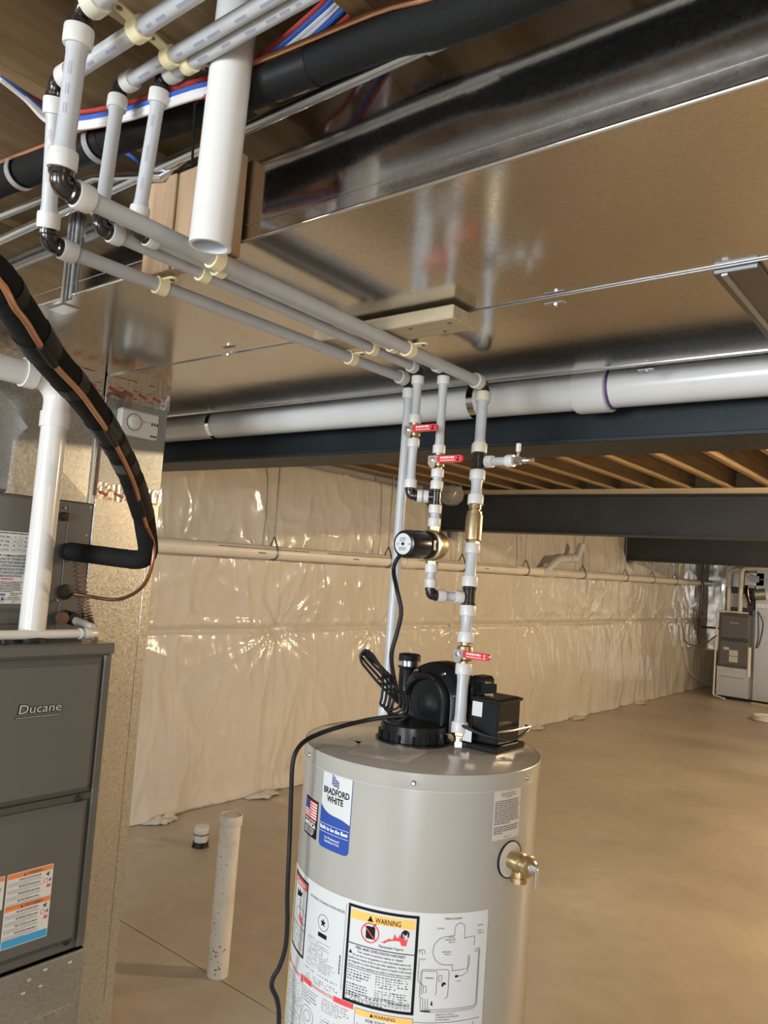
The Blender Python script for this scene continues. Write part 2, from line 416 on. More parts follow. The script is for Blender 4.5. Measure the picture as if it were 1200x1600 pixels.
# back wall with its window and door openings
wb = MB()
for a, b, c, d in ((XW-.06, -2.2, 0, 2.75), (-.6, 1.1, 0, 2.75), (2.7, XR, 0, 2.75), (-2.2, -.6, 0, 1.2), (-2.2, -.6, 2.3, 2.75), (1.1, 2.7, 2.1, 2.75)):
    wb.box((a, YB-.2, c), (b, YB, d))
structure(wb.build('wall_back', 'concrete_wall', smooth=False))
def window(name, a, b, c, d):
    w = MB()
    for p in ((a, a+.05, c, d), (b-.05, b, c, d), (a+.05, b-.05, c, c+.05), (a+.05, b-.05, d-.05, d), ((a+b)/2-.02, (a+b)/2+.02, c+.05, d-.05)):
        w.box((p[0], YB-.12, p[2]), (p[1], YB-.05, p[3]))
    o = structure(w.build(name, 'pvc', smooth=False))
    for q, (e, f) in enumerate(((a+.05, (a+b)/2-.02), ((a+b)/2+.02, b-.05))):
        MB().box((e, YB-.095, c+.05), (f, YB-.085, d-.05)).build('pane', 'glass_sky', o, smooth=False)
window('window_1', -2.2, -.6, 1.2, 2.3); window('door_1', 1.1, 2.7, 0, 2.1)

# ceiling: subfloor deck carried by joists
ce = structure(MB().box((XW-.25, YB-.2, 2.712), (XR+.2, YF+.2, 2.735)).build('ceiling', 'subfloor', smooth=False))
jm = MB().box((-.038, YB, ZJ), (0, YF, 2.71), .002).build('joist', 'lumber', ce, smooth=False)
xs = [-1.02+.305*k for k in range(-10, 19)]
for i, x in enumerate(xs):
    if i == 0: jm.location = (x, 0, 0)
    else: dup(jm, (x, 0, 0), ce)
# rim blocking between the joists above the middle beam, with the dark gaps left open
bl = MB().box((0, 6.30, ZJ+.004), (.262, 6.338, 2.70), .002).build('blocking', 'lumber', ce, smooth=False)
for i, x in enumerate(xs[:-1]):
    if i == 0: bl.location = (x+.002, 0, 0)
    elif i not in (6, 11): dup(bl, (x+.002, 0, 0), ce)

def i_beam(name, label, y0, y1, z0, z1, m, x0, x1, plate=True):
    t = thing(name, label, 'beam', (x0, (y0+y1)/2, z0))
    w = (y0+y1)/2; b = MB()
    b.box((x0, y0, z0), (x1, y1, z0+.013), .002); b.build('bottom_flange', m, t, smooth=False)
    MB().box((x0, y0, z1-.013), (x1, y1, z1), .002).build('top_flange', m, t, smooth=False)
    MB().box((x0, w-.006, z0+.013), (x1, w+.006, z1-.013)).build('web', m, t, smooth=False)
    MB().box((x0, y0+.01, z1), (x1, y1-.01, ZJ-.001), .002).build('sill_plate', 'lumber_x', t, smooth=False)
    return t
i_beam('steel_beam', 'blue-grey painted steel beam right behind the thick white pipe', 2.104, 2.334, 2.09, 2.436, 'beam_paint', XW-.05, XR)
i_beam('steel_beam', 'dark steel beam with a pale wood plate on top, below the open joists', 6.10, 6.30, 2.09, 2.43, 'beam_paint_dark', XW-.05, XR)
i_beam('steel_beam', 'farthest dark steel beam, just above the distant furnace', 10.75, 10.95, 2.055, 2.43, 'beam_paint_dark', XW-.05, XR)

# ------------------------------------------------------------------ insulation blanket with clear poly along the left wall
def seam_z(y): return 1.185
TUFT = [(2.55, 1.19), (4.05, 1.19), (5.25, 1.19), (6.6, 1.185), (8.0, 1.18), (9.35, 1.19), (10.9, 1.185), (12.4, 1.18), (13.8, 1.18), (1.2, 1.19), (0, 1.19), (-1.3, 1.19)]
def crease(p, k=6): return (1-abs(noise.noise(p)))**k
def poly_d(y, z):
    d = .045*math.sin(PI*min(1, max(0, z/1.185)))**.6 if z < 1.185 else .045*math.sin(PI*min(1, (z-1.185)/1.235))**.6
    wy = y+.10*noise.noise((y*1.7, z*1.9, 9))
    d += .030*noise.noise((wy*1.1, z*1.0, 2))+.012*noise.noise((wy*3.0, z*1.6, 12))
    m = .5+.5*noise.noise((y*.9, z*1.1, 31))                                          # where the sheet hangs slack
    d += .010*(.35+m)*crease((wy*3.1, z*.8+.4*y, 0), 7)                              # long slack folds
    d += .006*(.3+m)*crease((wy*7.5+z*1.5, z*2.4, 5), 6)+.004*crease((wy*9+z*6, z*9-y*3, 8), 5)*m
    if z > 1.22: d += .010*crease((wy*2.2+z*2.2, z*3.2-wy*1.6, 15), 6)               # slanting drapes of the upper panel
    for ty, tz in TUFT:
        dy, dz = y-ty, z-tz; r = math.hypot(dy, dz)
        if r < .9:
            a = math.atan2(dz, dy)
            k = math.exp(-r/.30)*min(1, r/.05)
            d += .030*k*(crease((3.4*math.cos(a)+ty*3, 3.4*math.sin(a), r*.5), 5)-.25) - .035*math.exp(-r/.06)
    d -= .014*math.exp(-((z-1.185)/.012)**2)
    if abs(z-1.225) < .02: d += .006
    if z < .16: d += .05*(1-z/.16)**2*(.55+.6*noise.noise((y*3.1, 0, 7)))            # bottom hem kicks out on the slab
    return d
def poly_top(y):
    z = 2.425
    for by in (2.22, 6.2, 10.85):
        if by-.42 < y < by+.16: z = min(z, 2.03+.35*max(0, min(1, (by-.13-y)/.29))**.7)
    return z
ny, nz = 720, 130; y0, y1 = -1.5, 15.2
vs = []; fs = []
ys = [y0+(2.4-y0)*i/70 for i in range(70)]+[2.4+(9-2.4)*i/440 for i in range(440)]+[9+(y1-9)*i/209 for i in range(210)]
for y in ys:
    zt = poly_top(y)
    for j in range(nz):
        z = zt*j/(nz-1); d = poly_d(y, z)
        edge = max(0, 1-(zt-z)/.05); d *= (1-.8*edge**2)
        vs.append((XW+d, y, max(z, .004)+(.012*noise.noise((y*3, 3, 3)) if j == 0 else 0)*0))
for i in range(len(ys)-1):
    for j in range(nz-1):
        a = i*nz+j; fs.append((a, a+nz, a+nz+1, a+1))
n0 = len(vs)
for y in ys: vs += [(XW-.05, y, poly_top(y)), (XW-.05, y, 0.004)]
for i in range(len(ys)-1):
    fs.append((i*nz+nz-1, (i+1)*nz+nz-1, n0+2*i+2, n0+2*i)); fs.append((n0+2*i+1, n0+2*i+3, (i+1)*nz, i*nz))
fs.append(tuple(list(range(0, nz))+[n0, n0+1])); e = (len(ys)-1)*nz; fs.append(tuple([n0+2*len(ys)-1, n0+2*len(ys)-2]+[e+k for k in range(nz-1, -1, -1)]))
bk = MB(); bk.add(vs, fs)
blanket = thing('insulation_blanket', 'glossy wrinkled clear plastic over pale wall insulation behind the water heater', 'insulation', (XW, 6, 0))
bk.build('plastic_sheet', 'poly', blanket, angle=80)
# crumpled hem lying on the slab, and a torn flap
for py, w, seed in ((3.13, .26, 1), (7.1, .40, 2), (9.3, .34, 3), (4.0, .30, 4), (5.3, .22, 5), (8.2, .25, 6), (11.4, .4, 7)):
    m = MB(); vv = []; ff = []; nu, nv = 21, 13
    for i in range(nu):
        for j in range(nv):
            u, v = i/(nu-1)-.5, j/(nv-1); tp_ = max(0, 1-(2*u)**2)
            h = .035*math.sin(PI*v)*tp_*(.8+noise.noise((u*6, v*3, seed)))+.020*tp_*crease((u*5+seed, v*4, seed), 4)
            vv.append((XW+.035+v*(.05+.07*tp_*(1+.7*noise.noise((u*4, seed, 1)))), py+u*w+.01*noise.noise((v*5, u*5, seed)), max(.003, .004+h*(1-v*.5))))
    for i in range(nu-1):
        for j in range(nv-1): ff.append((i*nv+j, (i+1)*nv+j, (i+1)*nv+j+1, i*nv+j+1))
    m.add(vv, ff).build('hem_fold', 'poly', blanket, angle=60)

# ------------------------------------------------------------------ drain pipe hung along the wall
PW = XW+.155
def wallpipe(y): return V((PW, y, 1.735+.0095*(y-3.2)))
dp = thing('drain_pipe', 'long off-white plastic drain pipe hung along the plastic-covered wall', 'pipe', wallpipe(1.0))
MB().cyl(wallpipe(.2), wallpipe(15.3), .047, 20).build('pipe', 'pvc_warm', dp)
for y in (5.36, 9.05): MB().ring(wallpipe(y), wallpipe(y+.16), .045, .054, 24).build('coupling', 'pvc_warm', dp)
# wye branch with an elbow rising back to the wall
yb = W(852, 878, 'x', PW).y
b0 = wallpipe(yb); b1 = b0+V((.07, .18, .16)); b2 = b1+V((0, .5, .04)); b3 = b2+V((0, .10, .16))
MB().tube(round_path([b0, b1, b2, b3], .09), .045, 16).build('branch', 'pvc', dp)
MB().ring(wallpipe(yb-.10), wallpipe(yb+.22), .046, .055, 24).build('wye_hub', 'pvc', dp)
MB().ring(b1.lerp(b2, .55), b1.lerp(b2, .85), .044, .053, 20).build('coupling', 'pvc', dp)
pr_ = MB(); sh = Sheet(lambda u, v, h: wallpipe(3.2+u)+V((math.cos(.5+v/.047), 0, math.sin(.5+v/.047)))*(.047+h))
for k in range(4):
    sh.greek(pr_, .1+k*1.05, -.006, .95+k*1.05, .006, 1, last=1)
    sh.quad(pr_, .45+k*1.0, -.034, .52+k*1.0, -.027)
pr_.build('print', 'ink_grey', dp)['kind'] = 'stuff'
hang = None
for k, px in enumerate((428, 606, 722, 822, 911, 978, 1020, 1056)):
    py = 850 if px < 500 else 870
    y = W(px, py, 'x', PW).y; c = wallpipe(y)
    lab = ['nearest dark wire hanger', 'second wire hanger from the duct', 'third wire hanger from the duct', 'fourth wire hanger from the duct', 'fifth wire hanger from the duct', 'sixth wire hanger from the duct', 'seventh wire hanger from the duct', 'farthest wire hanger'][k]
    t = thing('pipe_hanger', lab+' holding the drain pipe on the wall', 'hanger', c, 'wire hangers along the drain pipe')
    MB().cyl(c+V((0, 0, .115)), V((c.x, c.y, ZJ-.002)), .006, 8).build('rod', 'steel_dark', t)
    loop = [c+V((.052*math.cos(a), 0, .052*math.sin(a))) for a in [PI*.85+PI*1.3*i/16 for i in range(17)]]
    loop = [c+V((0, 0, .118))]+loop+[c+V((0, 0, .118))]
    MB().tube(loop, .006, 6).build('loop', 'steel_dark', t)

# ------------------------------------------------------------------ sheet-metal trunks
ZB, YD0, YD1, YD2 = 2.25, .882, 1.378, 1.925
def trunk(name, label, ya, yb_, xa, xb, joints):
    t = thing(name, label, 'duct', (xa, ya, ZB))
    cuts = [xa]+joints+[xb]
    for a, b in zip(cuts, cuts[1:]):
        # section: four panels folded into a tube, slightly cross-broken on the underside
        m = MB(); m.add([(a, ya, ZB), (b, ya, ZB), (b, ya, ZJ-.012), (a, ya, ZJ-.012)], [(0, 1, 2, 3)])
        m.build('side_panel', 'duct', t, smooth=False)
        m = MB(); cx, cy = (a+b)/2, (ya+yb_)/2
        m.add([(a, ya, ZB), (a, yb_, ZB), (b, yb_, ZB), (b, ya, ZB), (cx, cy, ZB-.0012)], [(0, 1, 4), (1, 2, 4), (2, 3, 4), (3, 0, 4)])
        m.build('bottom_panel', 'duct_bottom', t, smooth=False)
        m = MB(); m.add([(a, yb_, ZB), (a, yb_, ZJ-.012), (b, yb_, ZJ-.012), (b, yb_, ZB)], [(0, 1, 2, 3)]); m.build('side_panel', 'duct', t, smooth=False)
        m = MB(); m.add([(a, ya, ZJ-.012), (b, ya, ZJ-.012), (b, yb_, ZJ-.012), (a, yb_, ZJ-.012)], [(0, 1, 2, 3)]); m.build('top_panel', 'duct', t, smooth=False)
    for x in (xa, xb):
        m = MB(); m.add([(x, ya, ZB), (x, yb_, ZB), (x, yb_, ZJ-.012), (x, ya, ZJ-.012)], [(0, 1, 2, 3)]); m.build('end_cap', 'duct', t, smooth=False)
    return t
sup = trunk('supply_duct', 'shiny galvanized rectangular duct nearest the camera, crossing the top of the picture', YD0, YD1, -3.3, 3.6, [-1.675, .85, 2.2])
ret = trunk('return_duct', 'second galvanized duct behind the seam line, touching the thick white pipe', YD1+.002, YD2, -3.3, 3.6, [-.375, 2.2])
# folded corner lock along the lower front edge, drive cleats at the joints, seam between the two trunks
MB().cyl((-3.3, YD0-.0015, ZB-.0005), (3.6, YD0-.0015, ZB-.0005), .0035, 12).build('corner_lock', 'chrome', sup)
MB().box((-3.3, YD0-.0015, ZB+.028), (3.6, YD0, ZB+.031)).build('crease', 'duct', sup, smooth=False)
for x in (-1.675, .85):
    MB().box((x-.014, YD0-.008, ZB-.012), (x+.014, YD0, ZJ-.02), .002).build('drive_cleat', 'galv_dull', sup, smooth=False)
MB().cyl((-1.675, YD0-.014, ZB-.03), (-1.675, YD0-.014, ZJ-.03), .007, 8).build('hanger_rod', 'steel', sup)
MB().box((-1.71, YD0-.03, ZB-.036), (-1.64, YD0+.01, ZB-.030)).build('hanger_foot', 'steel', sup, smooth=False)
MB().box((-3.3, YD1-.0014, ZB-.0035), (3.6, YD1+.0014, ZB-.0005), .0005).build('seam_strip', 'steel', ret, smooth=False)
MB().box((-.41, YD1+.006, ZB-.012), (-.335, YD2, ZB-.0008), .002).build('slip_joint', 'steel_dark', ret, smooth=False)
MB().box((-.395, YD1+.006, ZB-.016), (-.385, YD2, ZB-.012)).build('slip_joint_fold', 'galv_dull', ret, smooth=False)
MB().box((-3.3, YD2-.012, ZB-.003), (3.6, YD2+.003, ZB+.01), .001).build('corner_lock', 'steel', ret, smooth=False)
p = W(868, 466, 'z', ZB)
for q in (p, W(357, 547, 'z', ZB), W(1010, 572, 'z', ZB)):
    m = MB().box((q.x-.022, q.y-.008, ZB-.012), (q.x+.022, q.y+.008, ZB-.0085), .001); m.lathe([(.006, 0), (.006, .004), (.003, .006)], (q.x, q.y, ZB-.012), (0, 0, -1), 6)
    m.build('seam_clip', 'steel', ret, smooth=False)
# panel print: a hemmed patch of lumber fixed under the trunks
bx0, bx1, by0, by1 = -1.31, -.905, 1.272, 1.362+.09
wb_ = thing('lumber_block', 'short pale lumber block under the ducts carrying four white pipes', 'lumber', (-1.1, 1.32, 2.212))
MB().box((bx0, 1.305, 2.212), (bx1, 1.394, 2.2425), .0025).build('block', 'lumber_x', wb_, smooth=False)
for x, y in ((-.93, 1.33), (-.97, 1.372), (-1.2, 1.35), (-1.03, 1.325)):
    MB().lathe([(.0045, 0), (.0045, .0015), (.002, .002)], (x, y, 2.212), (0, 0, -1), 8).build('screw', 'steel_dark', wb_)

# ------------------------------------------------------------------ bare bulbs in porcelain holders (all outside the picture)
for k, (x, y, z, pw) in enumerate(BULBS):
    where = ['over the open floor right of the water heater', 'behind the photographer near the furnace', 'deep in the room over the open floor', 'behind the photographer over the open floor', 'near the distant furnace', 'between the beams near the plastic-covered wall'][k]
    t = thing('light_bulb', 'bare bulb in a white ceiling holder '+where, 'lamp', (x, y, ZJ))
    MB().lathe([(.055, 0), (.055, .012), (.032, .03), (.024, .055), (.018, .058)], (x, y, ZJ), (0, 0, -1), 20).build('holder', 'porcelain', t)
    MB().lathe([(.012, .055), (.014, .06), (.028, .08), (.030, .095), (.022, .112), (.004, .121)], (x, y, ZJ), (0, 0, -1), 16).build('glass', 'bulb', t)
    bulb_light((x, y, ZJ-.17), pw)

# ------------------------------------------------------------------ thick white pipe in front of the beam
P4 = V((0, 2.10, 2.243)); R4 = .057
wp = thing('casing_pipe', 'thick white plastic pipe with printed lettering running along the blue-grey beam', 'pipe', (-2.6, P4.y, P4.z))
xc0, xc1 = W(890, 612, 'y', 2.045).x, W(945, 606, 'y', 2.045).x
MB().cyl((-3.9, P4.y, P4.z), (XR-.1, P4.y, P4.z), R4, 40).build('pipe', 'pvc', wp)
MB().lathe([(R4, 0), (R4+.009, .002), (R4+.0115, .012), (R4+.0115, xc1-xc0-.004), (R4, xc1-xc0)], (xc0, P4.y, P4.z), (1, 0, 0), 40, cap=False).build('coupling', 'pvc', wp)
MB().ring((xc1-.004, P4.y, P4.z), (xc1+.006, P4.y, P4.z), R4, R4+.0035, 40).build('primer_ring', 'purple', wp)
# strip above: angle on the pipe surface measured from the horizontal facing the camera (-Y), going up
def ps(u, v, h):
    a = .75+v/R4; return V((u, P4.y-math.cos(a)*(R4+h), P4.z+math.sin(a)*(R4+h)))
sh = Sheet(ps)
m = MB()
xq = xc1+.012
for s, w, hh in (('KPW-G', .055, .011), ('U.P. Code', .055, .007), ('ASTM D 1785-21a', .085, .007), ('SCH 40 PVC WELL CASING', .13, .007), ('IC-6', .025, .007), ('NSF-WC', .05, .010), ('ASTM F 480/WSL CP-119', .12, .007), ('4 IN SCH 40 PVC', .12, .007)):
    sh.text(m, s, xq, -.004, hh, xq+w); xq += w+(.03 if hh > .009 else .014)
xq = W(640, 640, 'y', 2.045).x
for s, w, hh in (('U.P. Code', .055, .007), ('ASTM D 1785-21a', .085, .007), ('SCH 40 PVC WELL CASING', .13, .007), ('IC-6 NSF-WC', .07, .009), ('ASTM F 480/WSL CP-119', .12, .007)):
    sh.text(m, s, xq, -.004, hh, min(xq+w, xc0-.005)); xq += w+.016
    if xq > xc0-.06: break
xq = W(400, 655, 'y', 2.045).x-.16
for s, w, hh in (('CP-119', .05, .006), ('SCH 40 PVC 1120', .13, .006), ('WELL CASING 4 IN PVC', .16, .007), ('IC-6 NSF', .05, .009), ('ASTM D 1785-21a', .09, .007)):
    sh.text(m, s, xq, -.004, hh, xq+w); xq += w+.02
m.build('print', 'ink_grey', wp)['kind'] = 'stuff'
for px, py in ((323, 668), (733, 632)):
    x = W(px, py, 'y', 2.045).x
    t = thing('pipe_strap', 'bright metal strap around the thick white pipe '+('near the furnace duct' if px < 500 else 'behind the right-hand riser'), 'strap', (x, P4.y, P4.z), 'straps of the thick white pipe')
    MB().ring((x-.012, P4.y, P4.z), (x+.012, P4.y, P4.z), R4+.0006, R4+.003, 36).build('band', 'chrome', t)
    MB().box((x-.012, P4.y+.004, P4.z+R4+.001), (x+.012, P4.y+.006, ZJ-.002)).build('hanger_tail', 'chrome', t, smooth=False)

# ------------------------------------------------------------------ white water lines
RA, RB, RD = .0143, .0111, .0130
def seg_pipe(t, p0, p1, r, ring0=True, ring1=True, ringmat='pex_ring', pm='pex', prt=None):
    """pipe between two fittings: tube that flares into an expansion ring at each end"""
    p0, p1 = V(p0), V(p1); d = (p1-p0); L = d.length; d.normalize(); k = r/RB
    rl = .021*k if r < .0125 else .026; fl_ = 1.16
    prof = [(r*fl_ if ring0 else r, 0)]
    if ring0: prof += [(r*fl_, rl*.9), (r, min(rl*1.5, L*.45))]
    if ring1: prof += [(r, max(L-rl*1.5, L*.55)), (r*fl_, L-rl*.9)]
    prof += [(r*fl_ if ring1 else r, L)]
    MB().lathe(prof, p0, d, 20).build('pipe', pm, t)
    ro = r*1.46
    for on, o, dd in ((ring0, p0, d), (ring1, p1, -d)):
        if on: MB().lathe([(r*1.15, 0), (ro*.97, 0), (ro, .002), (ro, rl*.8), (ro*.95, rl), (r*1.12, rl*1.02)], o, dd, 24, cap=False).build('expansion_ring', ringmat, t)
    if prt:
        # faint lettering along the tube, on the side that faces the room
        n = prt[0]; side = d.cross(V(prt[1])).normalized()
        if n: 
            out = V(prt[1]).normalized(); m = MB(); x = rl*2
            while x < L-rl*2.4:
                w = .010+random.random()*.022; a = .0042*k/2
                if x+w > L-rl*2: break
                q = [p0+d*x+side*a, p0+d*(x+w)+side*a, p0+d*(x+w)-side*a, p0+d*x-side*a]
                m.add([p+out*math.sqrt(max(0, r*r-a*a))*1.012 for p in q], [(0, 1, 2, 3)]); x += w+.006+random.random()*.03
            if m.v: m.build('print', n, t, smooth=False)['kind'] = 'stuff'
def fit_len(r): return .019 if r < .0125 else .024
def elbow(t, p, a, b, r, name='elbow'):
    """black elbow at corner p between directions a and b"""
    p = V(p); a, b = V(a).normalized(), V(b).normalized(); L = fit_len(r)
    m = MB().tube(round_path([p+a*L, p, p+b*L], r*.9, 5), r*1.03, 16); q = r*1.24
    for d in (a, b): m.lathe([(r*1.02, 0), (q, .002), (q, L*.30), (r*1.02, L*.36)], p+d*L*.58, d, 16, cap=False)
    m.build(name, 'fitting', t)
def tee(t, p, axis, side, r):
    p = V(p); axis = V(axis).normalized(); side = V(side).normalized(); L = fit_len(r)*1.05
    m = MB().lathe([(r*1.12, 0), (r*1.12, 2*L)], p-axis*L, axis, 18); m.lathe([(r*.95, 0), (r*.95, L)], p, side, 16)
    for s in (-1, 1): m.lathe([(r*1.1, 0), (r*1.26, .002), (r*1.26, .006), (r*1.1, .008)], p+axis*s*L*.62, axis*s, 18, cap=False)
    m.build('tee', 'fitting', t)
def ball_valve(t, p, axis, r, text=True, lev=V((1, 0, 0)), out=V((0, -1, 0))):
    """brass ball valve at p; red lever reaching along lev on the face turned to out"""
    p = V(p); axis = V(axis).normalized(); L = .021*r/RB
    b = MB().lathe([(r*.95, -L), (r*.95, -L*.75), (r*1.45, -L*.6), (r*1.6, 0), (r*1.45, L*.6), (r*.95, L*.75), (r*.95, L)], p, axis, 20)
    b.lathe([(r*.6, 0), (r*.6, r*2.1)], p, out, 12)
    v = b.build('valve_body', 'bronze', t)
    o = p+out*r*2.1; upv = axis if axis.z > 0 else -axis
    MB().prism([(-.014, -.010), (-.014, .011), (.012, .011), (.024, .008), (.024, -.006), (.010, -.007), (.004, -.020), (-.004, -.020)], o, lev, upv, out*.002).build('lever_plate', 'steel', v, smooth=False)
    MB().lathe([(.0062, 0), (.0062, .005), (.003, .006)], o+out*.002, out, 6).build('nut', 'steel', v, smooth=False)
    g = MB().prism(rrect(.014, -.0075, .090, .0095, .008, 5), o-out*.002, lev, upv, out*.007).build('lever_grip', 'red_grip', v)
    if text:
        s = plane_sheet(o+out*.0052, lev, upv); m = MB(); rr = random.Random(3)
        s.greek(m, .026, .0005, .066, .0062, 1, last=1, fill=.8, rnd=rr); s.greek(m, .026, -.0045, .068, -.001, 1, last=1, fill=.5, rnd=rr)
        for dx in (0, .005): s.poly(m, [(.072+dx*.2, .006), (.081, .006), (.0765, .001)], .0004); s.poly(m, [(.072, -.004), (.0765, .001), (.081, -.004)], .0004)
        m.build('grip_print', 'ink_white', v, smooth=False)['kind'] = 'stuff'
ZP = 2.195; ZT = 2.44
camdir = V((.62, -.78, -.2))
dn, upz = V((0, 0, -1)), V((0, 0, 1))
cor = {}
cor['A'] = (V((-1.035, .519, ZT)), W(93, 291, 'z', ZP), W(756, 601, 'z', ZP))
cor['B'] = (W(253, 123, 'z', ZT), W(213, 362, 'z', ZP+.004), W(694, 577, 'z', ZP+.004))
cor['C'] = (W(187, 136, 'z', ZT), W(155, 356, 'z', ZP), W(654, 577, 'z', ZP))
cor['D'] = (W(88, 130, 'z', ZT), W(74, 380, 'z', ZP), W(641, 595, 'z', ZP))
LAB = {'A': 'thickest white water line with brass check valve and drain tap, dropping to the heater top',
       'B': 'thin white water line dropping through a red-handled valve to the black pump',
       'C': 'thin white water line with a red-handled valve, joined sideways above the pump',
       'D': 'thin white water line dropping unbroken behind the pump to the heater back'}
line = {}
for k in 'ABCD':
    t = thing('water_pipe', LAB[k], 'water pipe', cor[k][1], 'white water lines'); line[k] = t
    r = {'A': RA, 'D': RD}.get(k, RB); e = fit_len(r); c0, c1, c2 = cor[k]; rm = 'pex_ring'
    # overhead run under the joists, off to the right
    d0 = V((1, 0, 0)); seg_pipe(t, c0+d0*e, V((1.9+.2*'ABCD'.index(k), c0.y, c0.z)), r, True, False, 'pex_ring_old' if k == 'A' else rm, prt=('ink_faint', (.1, -.5, -1)))
    rd = (c1-c0).normalized(); elbow(t, c0, d0, rd, r)
    seg_pipe(t, c0+rd*e, c1-rd*e, r, prt=('ink_faint' if k in 'AB' else 'ink_rose', camdir))
    hd = (c2-c1).normalized(); elbow(t, c1, -rd, hd, r)
    seg_pipe(t, c1+hd*e, c2-hd*e, r, prt=('ink_faint' if k == 'A' else 'ink_rose', V((.5, -.3, -.9)) if k != 'A' else V((.8, -.3, .3))))

# --- drops at the heater
TOPZ = 1.265
nipA, nipD = W(716, 1166, 'z', TOPZ), W(600, 1142, 'z', TOPZ)
# line A
t = line['A']; c2 = cor['A'][2]; e = fit_len(RA)
ax = (nipA-c2).normalized(); hd = (c2-cor['A'][1]).normalized(); elbow(t, c2, -hd, ax, RA)
at = lambda py: on_line(c2, nipA, py)
TA1, TA2, VA = at(722), at(932), at(1021)
seg_pipe(t, c2+ax*e, TA1-ax*e, RA, ringmat='pex_ring_old')
side = V((1, .0, 0)); tee(t, TA1, ax, side, RA)
seg_pipe(t, TA1+ax*e, at(789), RA)
ck = at(789)
MB().lathe([(.013, 0), (.0165, .001), (.0165, .012), (.014, .013), (.014, .018), (.0195, .019), (.0195, .030), (.017, .031)], ck, ax, 18, cap=False).build('brass_union', 'brass', t)
q = (at(846)-at(804)).length; MB().lathe([(.017, 0), (.0215, .002), (.022, .006), (.022, q-.006), (.0215, q-.002), (.017, q)], at(804), ax, 28).build('check_valve', 'bronze', t)
q = (at(862)-at(846)).length; MB().lathe([(.017, 0), (.017, q*.3), (.0135, q*.34), (.0135, q*.55), (.0185, q*.6), (.0185, q*.9), (.014, q)], at(846), ax, 6, cap=False).build('brass_union', 'brass', t, smooth=False)
seg_pipe(t, at(850), TA2-ax*e, RA)
lowdir = V((-.78, -.63, 0))
tee(t, TA2, ax, lowdir, RA)
seg_pipe(t, TA2+ax*e, VA-ax*.026, RA)
ball_valve(t, VA, -ax, RA*.95)
seg_pipe(t, VA+ax*.026, at(1145), RA)
MB().lathe([(.015, 0), (.0175, .002), (.0175, .011), (.014, .013), (.014, .016)], at(1142), ax, 6).build('brass_nut', 'brass', t, smooth=False)
MB().lathe([(.0125, 0), (.0125, .03)], at(1153), ax, 16).build('nipple', 'steel', t)
MB().lathe([(.0165, 0), (.0165, .012)], at(1159), ax, 6).build('nipple_nut', 'steel', t, smooth=False)
# small drain tap on the tee
p = TA1+side*fit_len(RA); seg_pipe(t, p, p+side*.082, RB)
q = p+side*.075
tap = MB().lathe([(.0105, 0), (.0105, .026), (.0075, .028), (.0085, .04), (.0055, .045), (.0065, .062), (.003, .064)], q, side, 16).build('drain_tap', 'chrome', t)
MB().cyl(q+side*.018+upz*.008, q+side*.018+upz*.024, .004, 10).build('tap_stem', 'chrome', tap)
MB().lathe([(.0055, 0), (.0065, .002), (.0065, .020), (.0045, .022)], q+side*.018+upz*.023, upz, 12).build('tap_knob', 'pex_ring', tap)
# line D
t = line['D']; c2 = cor['D'][2]; ax = (nipD-c2).normalized(); hd = (c2-cor['D'][1]).normalized(); elbow(t, c2, -hd, ax, RD)
seg_pipe(t, c2+ax*.024, nipD-ax*.035, RD, True, True, prt=('ink_rose', camdir))
MB().lathe([(.0105, 0), (.0105, .035)], nipD-ax*.035, ax, 14).build('nipple', 'steel', t)
# line B, down to the pump
t = line['B']; c2 = cor['B'][2]; bot = V((c2.x+.004, c2.y, TOPZ)); ax = (bot-c2).normalized(); hd = (c2-cor['B'][1]).normalized(); elbow(t, c2, -hd, ax, RB)
at = lambda py: on_line(c2, bot, py)
VB, TB = at(721), at(777)
seg_pipe(t, c2+ax*.019, VB-ax*.02, RB, prt=('ink_rose', camdir)); ball_valve(t, VB, -ax, RB)
seg_pipe(t, VB+ax*.02, TB-ax*.02, RB)
# line C
t = line['C']; c3 = cor['C'][2]; cb = V((c3.x, c3.y, TOPZ)); axc = V((0, 0, -1)); hd = (c3-cor['C'][1]).normalized(); elbow(t, c3, -hd, axc, RB)
atc = lambda py: on_line(c3, cb, py)
VC, EC = atc(674), atc(774)
seg_pipe(t, c3+axc*.019, VC-axc*.02, RB, prt=('ink_rose', camdir)); ball_valve(t, VC, -axc, RB)
seg_pipe(t, VC+axc*.02, EC-axc*.019, RB)
hc = (TB-EC); hc.z = 0; hc.normalize(); elbow(t, EC, -axc, hc, RB)
EB_ = V((EC.x, EC.y, EC.z)); seg_pipe(t, EC+hc*.019, V((TB.x, TB.y, EC.z))-hc*.019, RB)
t = line['B']; TB = V((TB.x, TB.y, EC.z)); tee(t, TB, ax, -hc, RB)
pumpc = at(852)
seg_pipe(t, TB+ax*.02, at(823), RB)
MB().lathe([(.012, 0), (.0165, .001), (.0165, .012), (.012, .013)], at(822), ax, 6).build('brass_nut', 'brass', t, smooth=False)
MB().lathe([(.012, 0), (.0165, .001), (.0165, .010), (.012, .011)], at(876), ax, 6).build('brass_nut', 'brass', t, smooth=False)
EL = at(930)
seg_pipe(t, at(881), EL-ax*.019, RB)
h2 = (TA2-EL); h2.z = 0; L2 = h2.length; h2.normalize(); elbow(t, EL, -ax, h2, RB)
seg_pipe(t, EL+h2*.019, EL+h2*(L2-.017), RB)

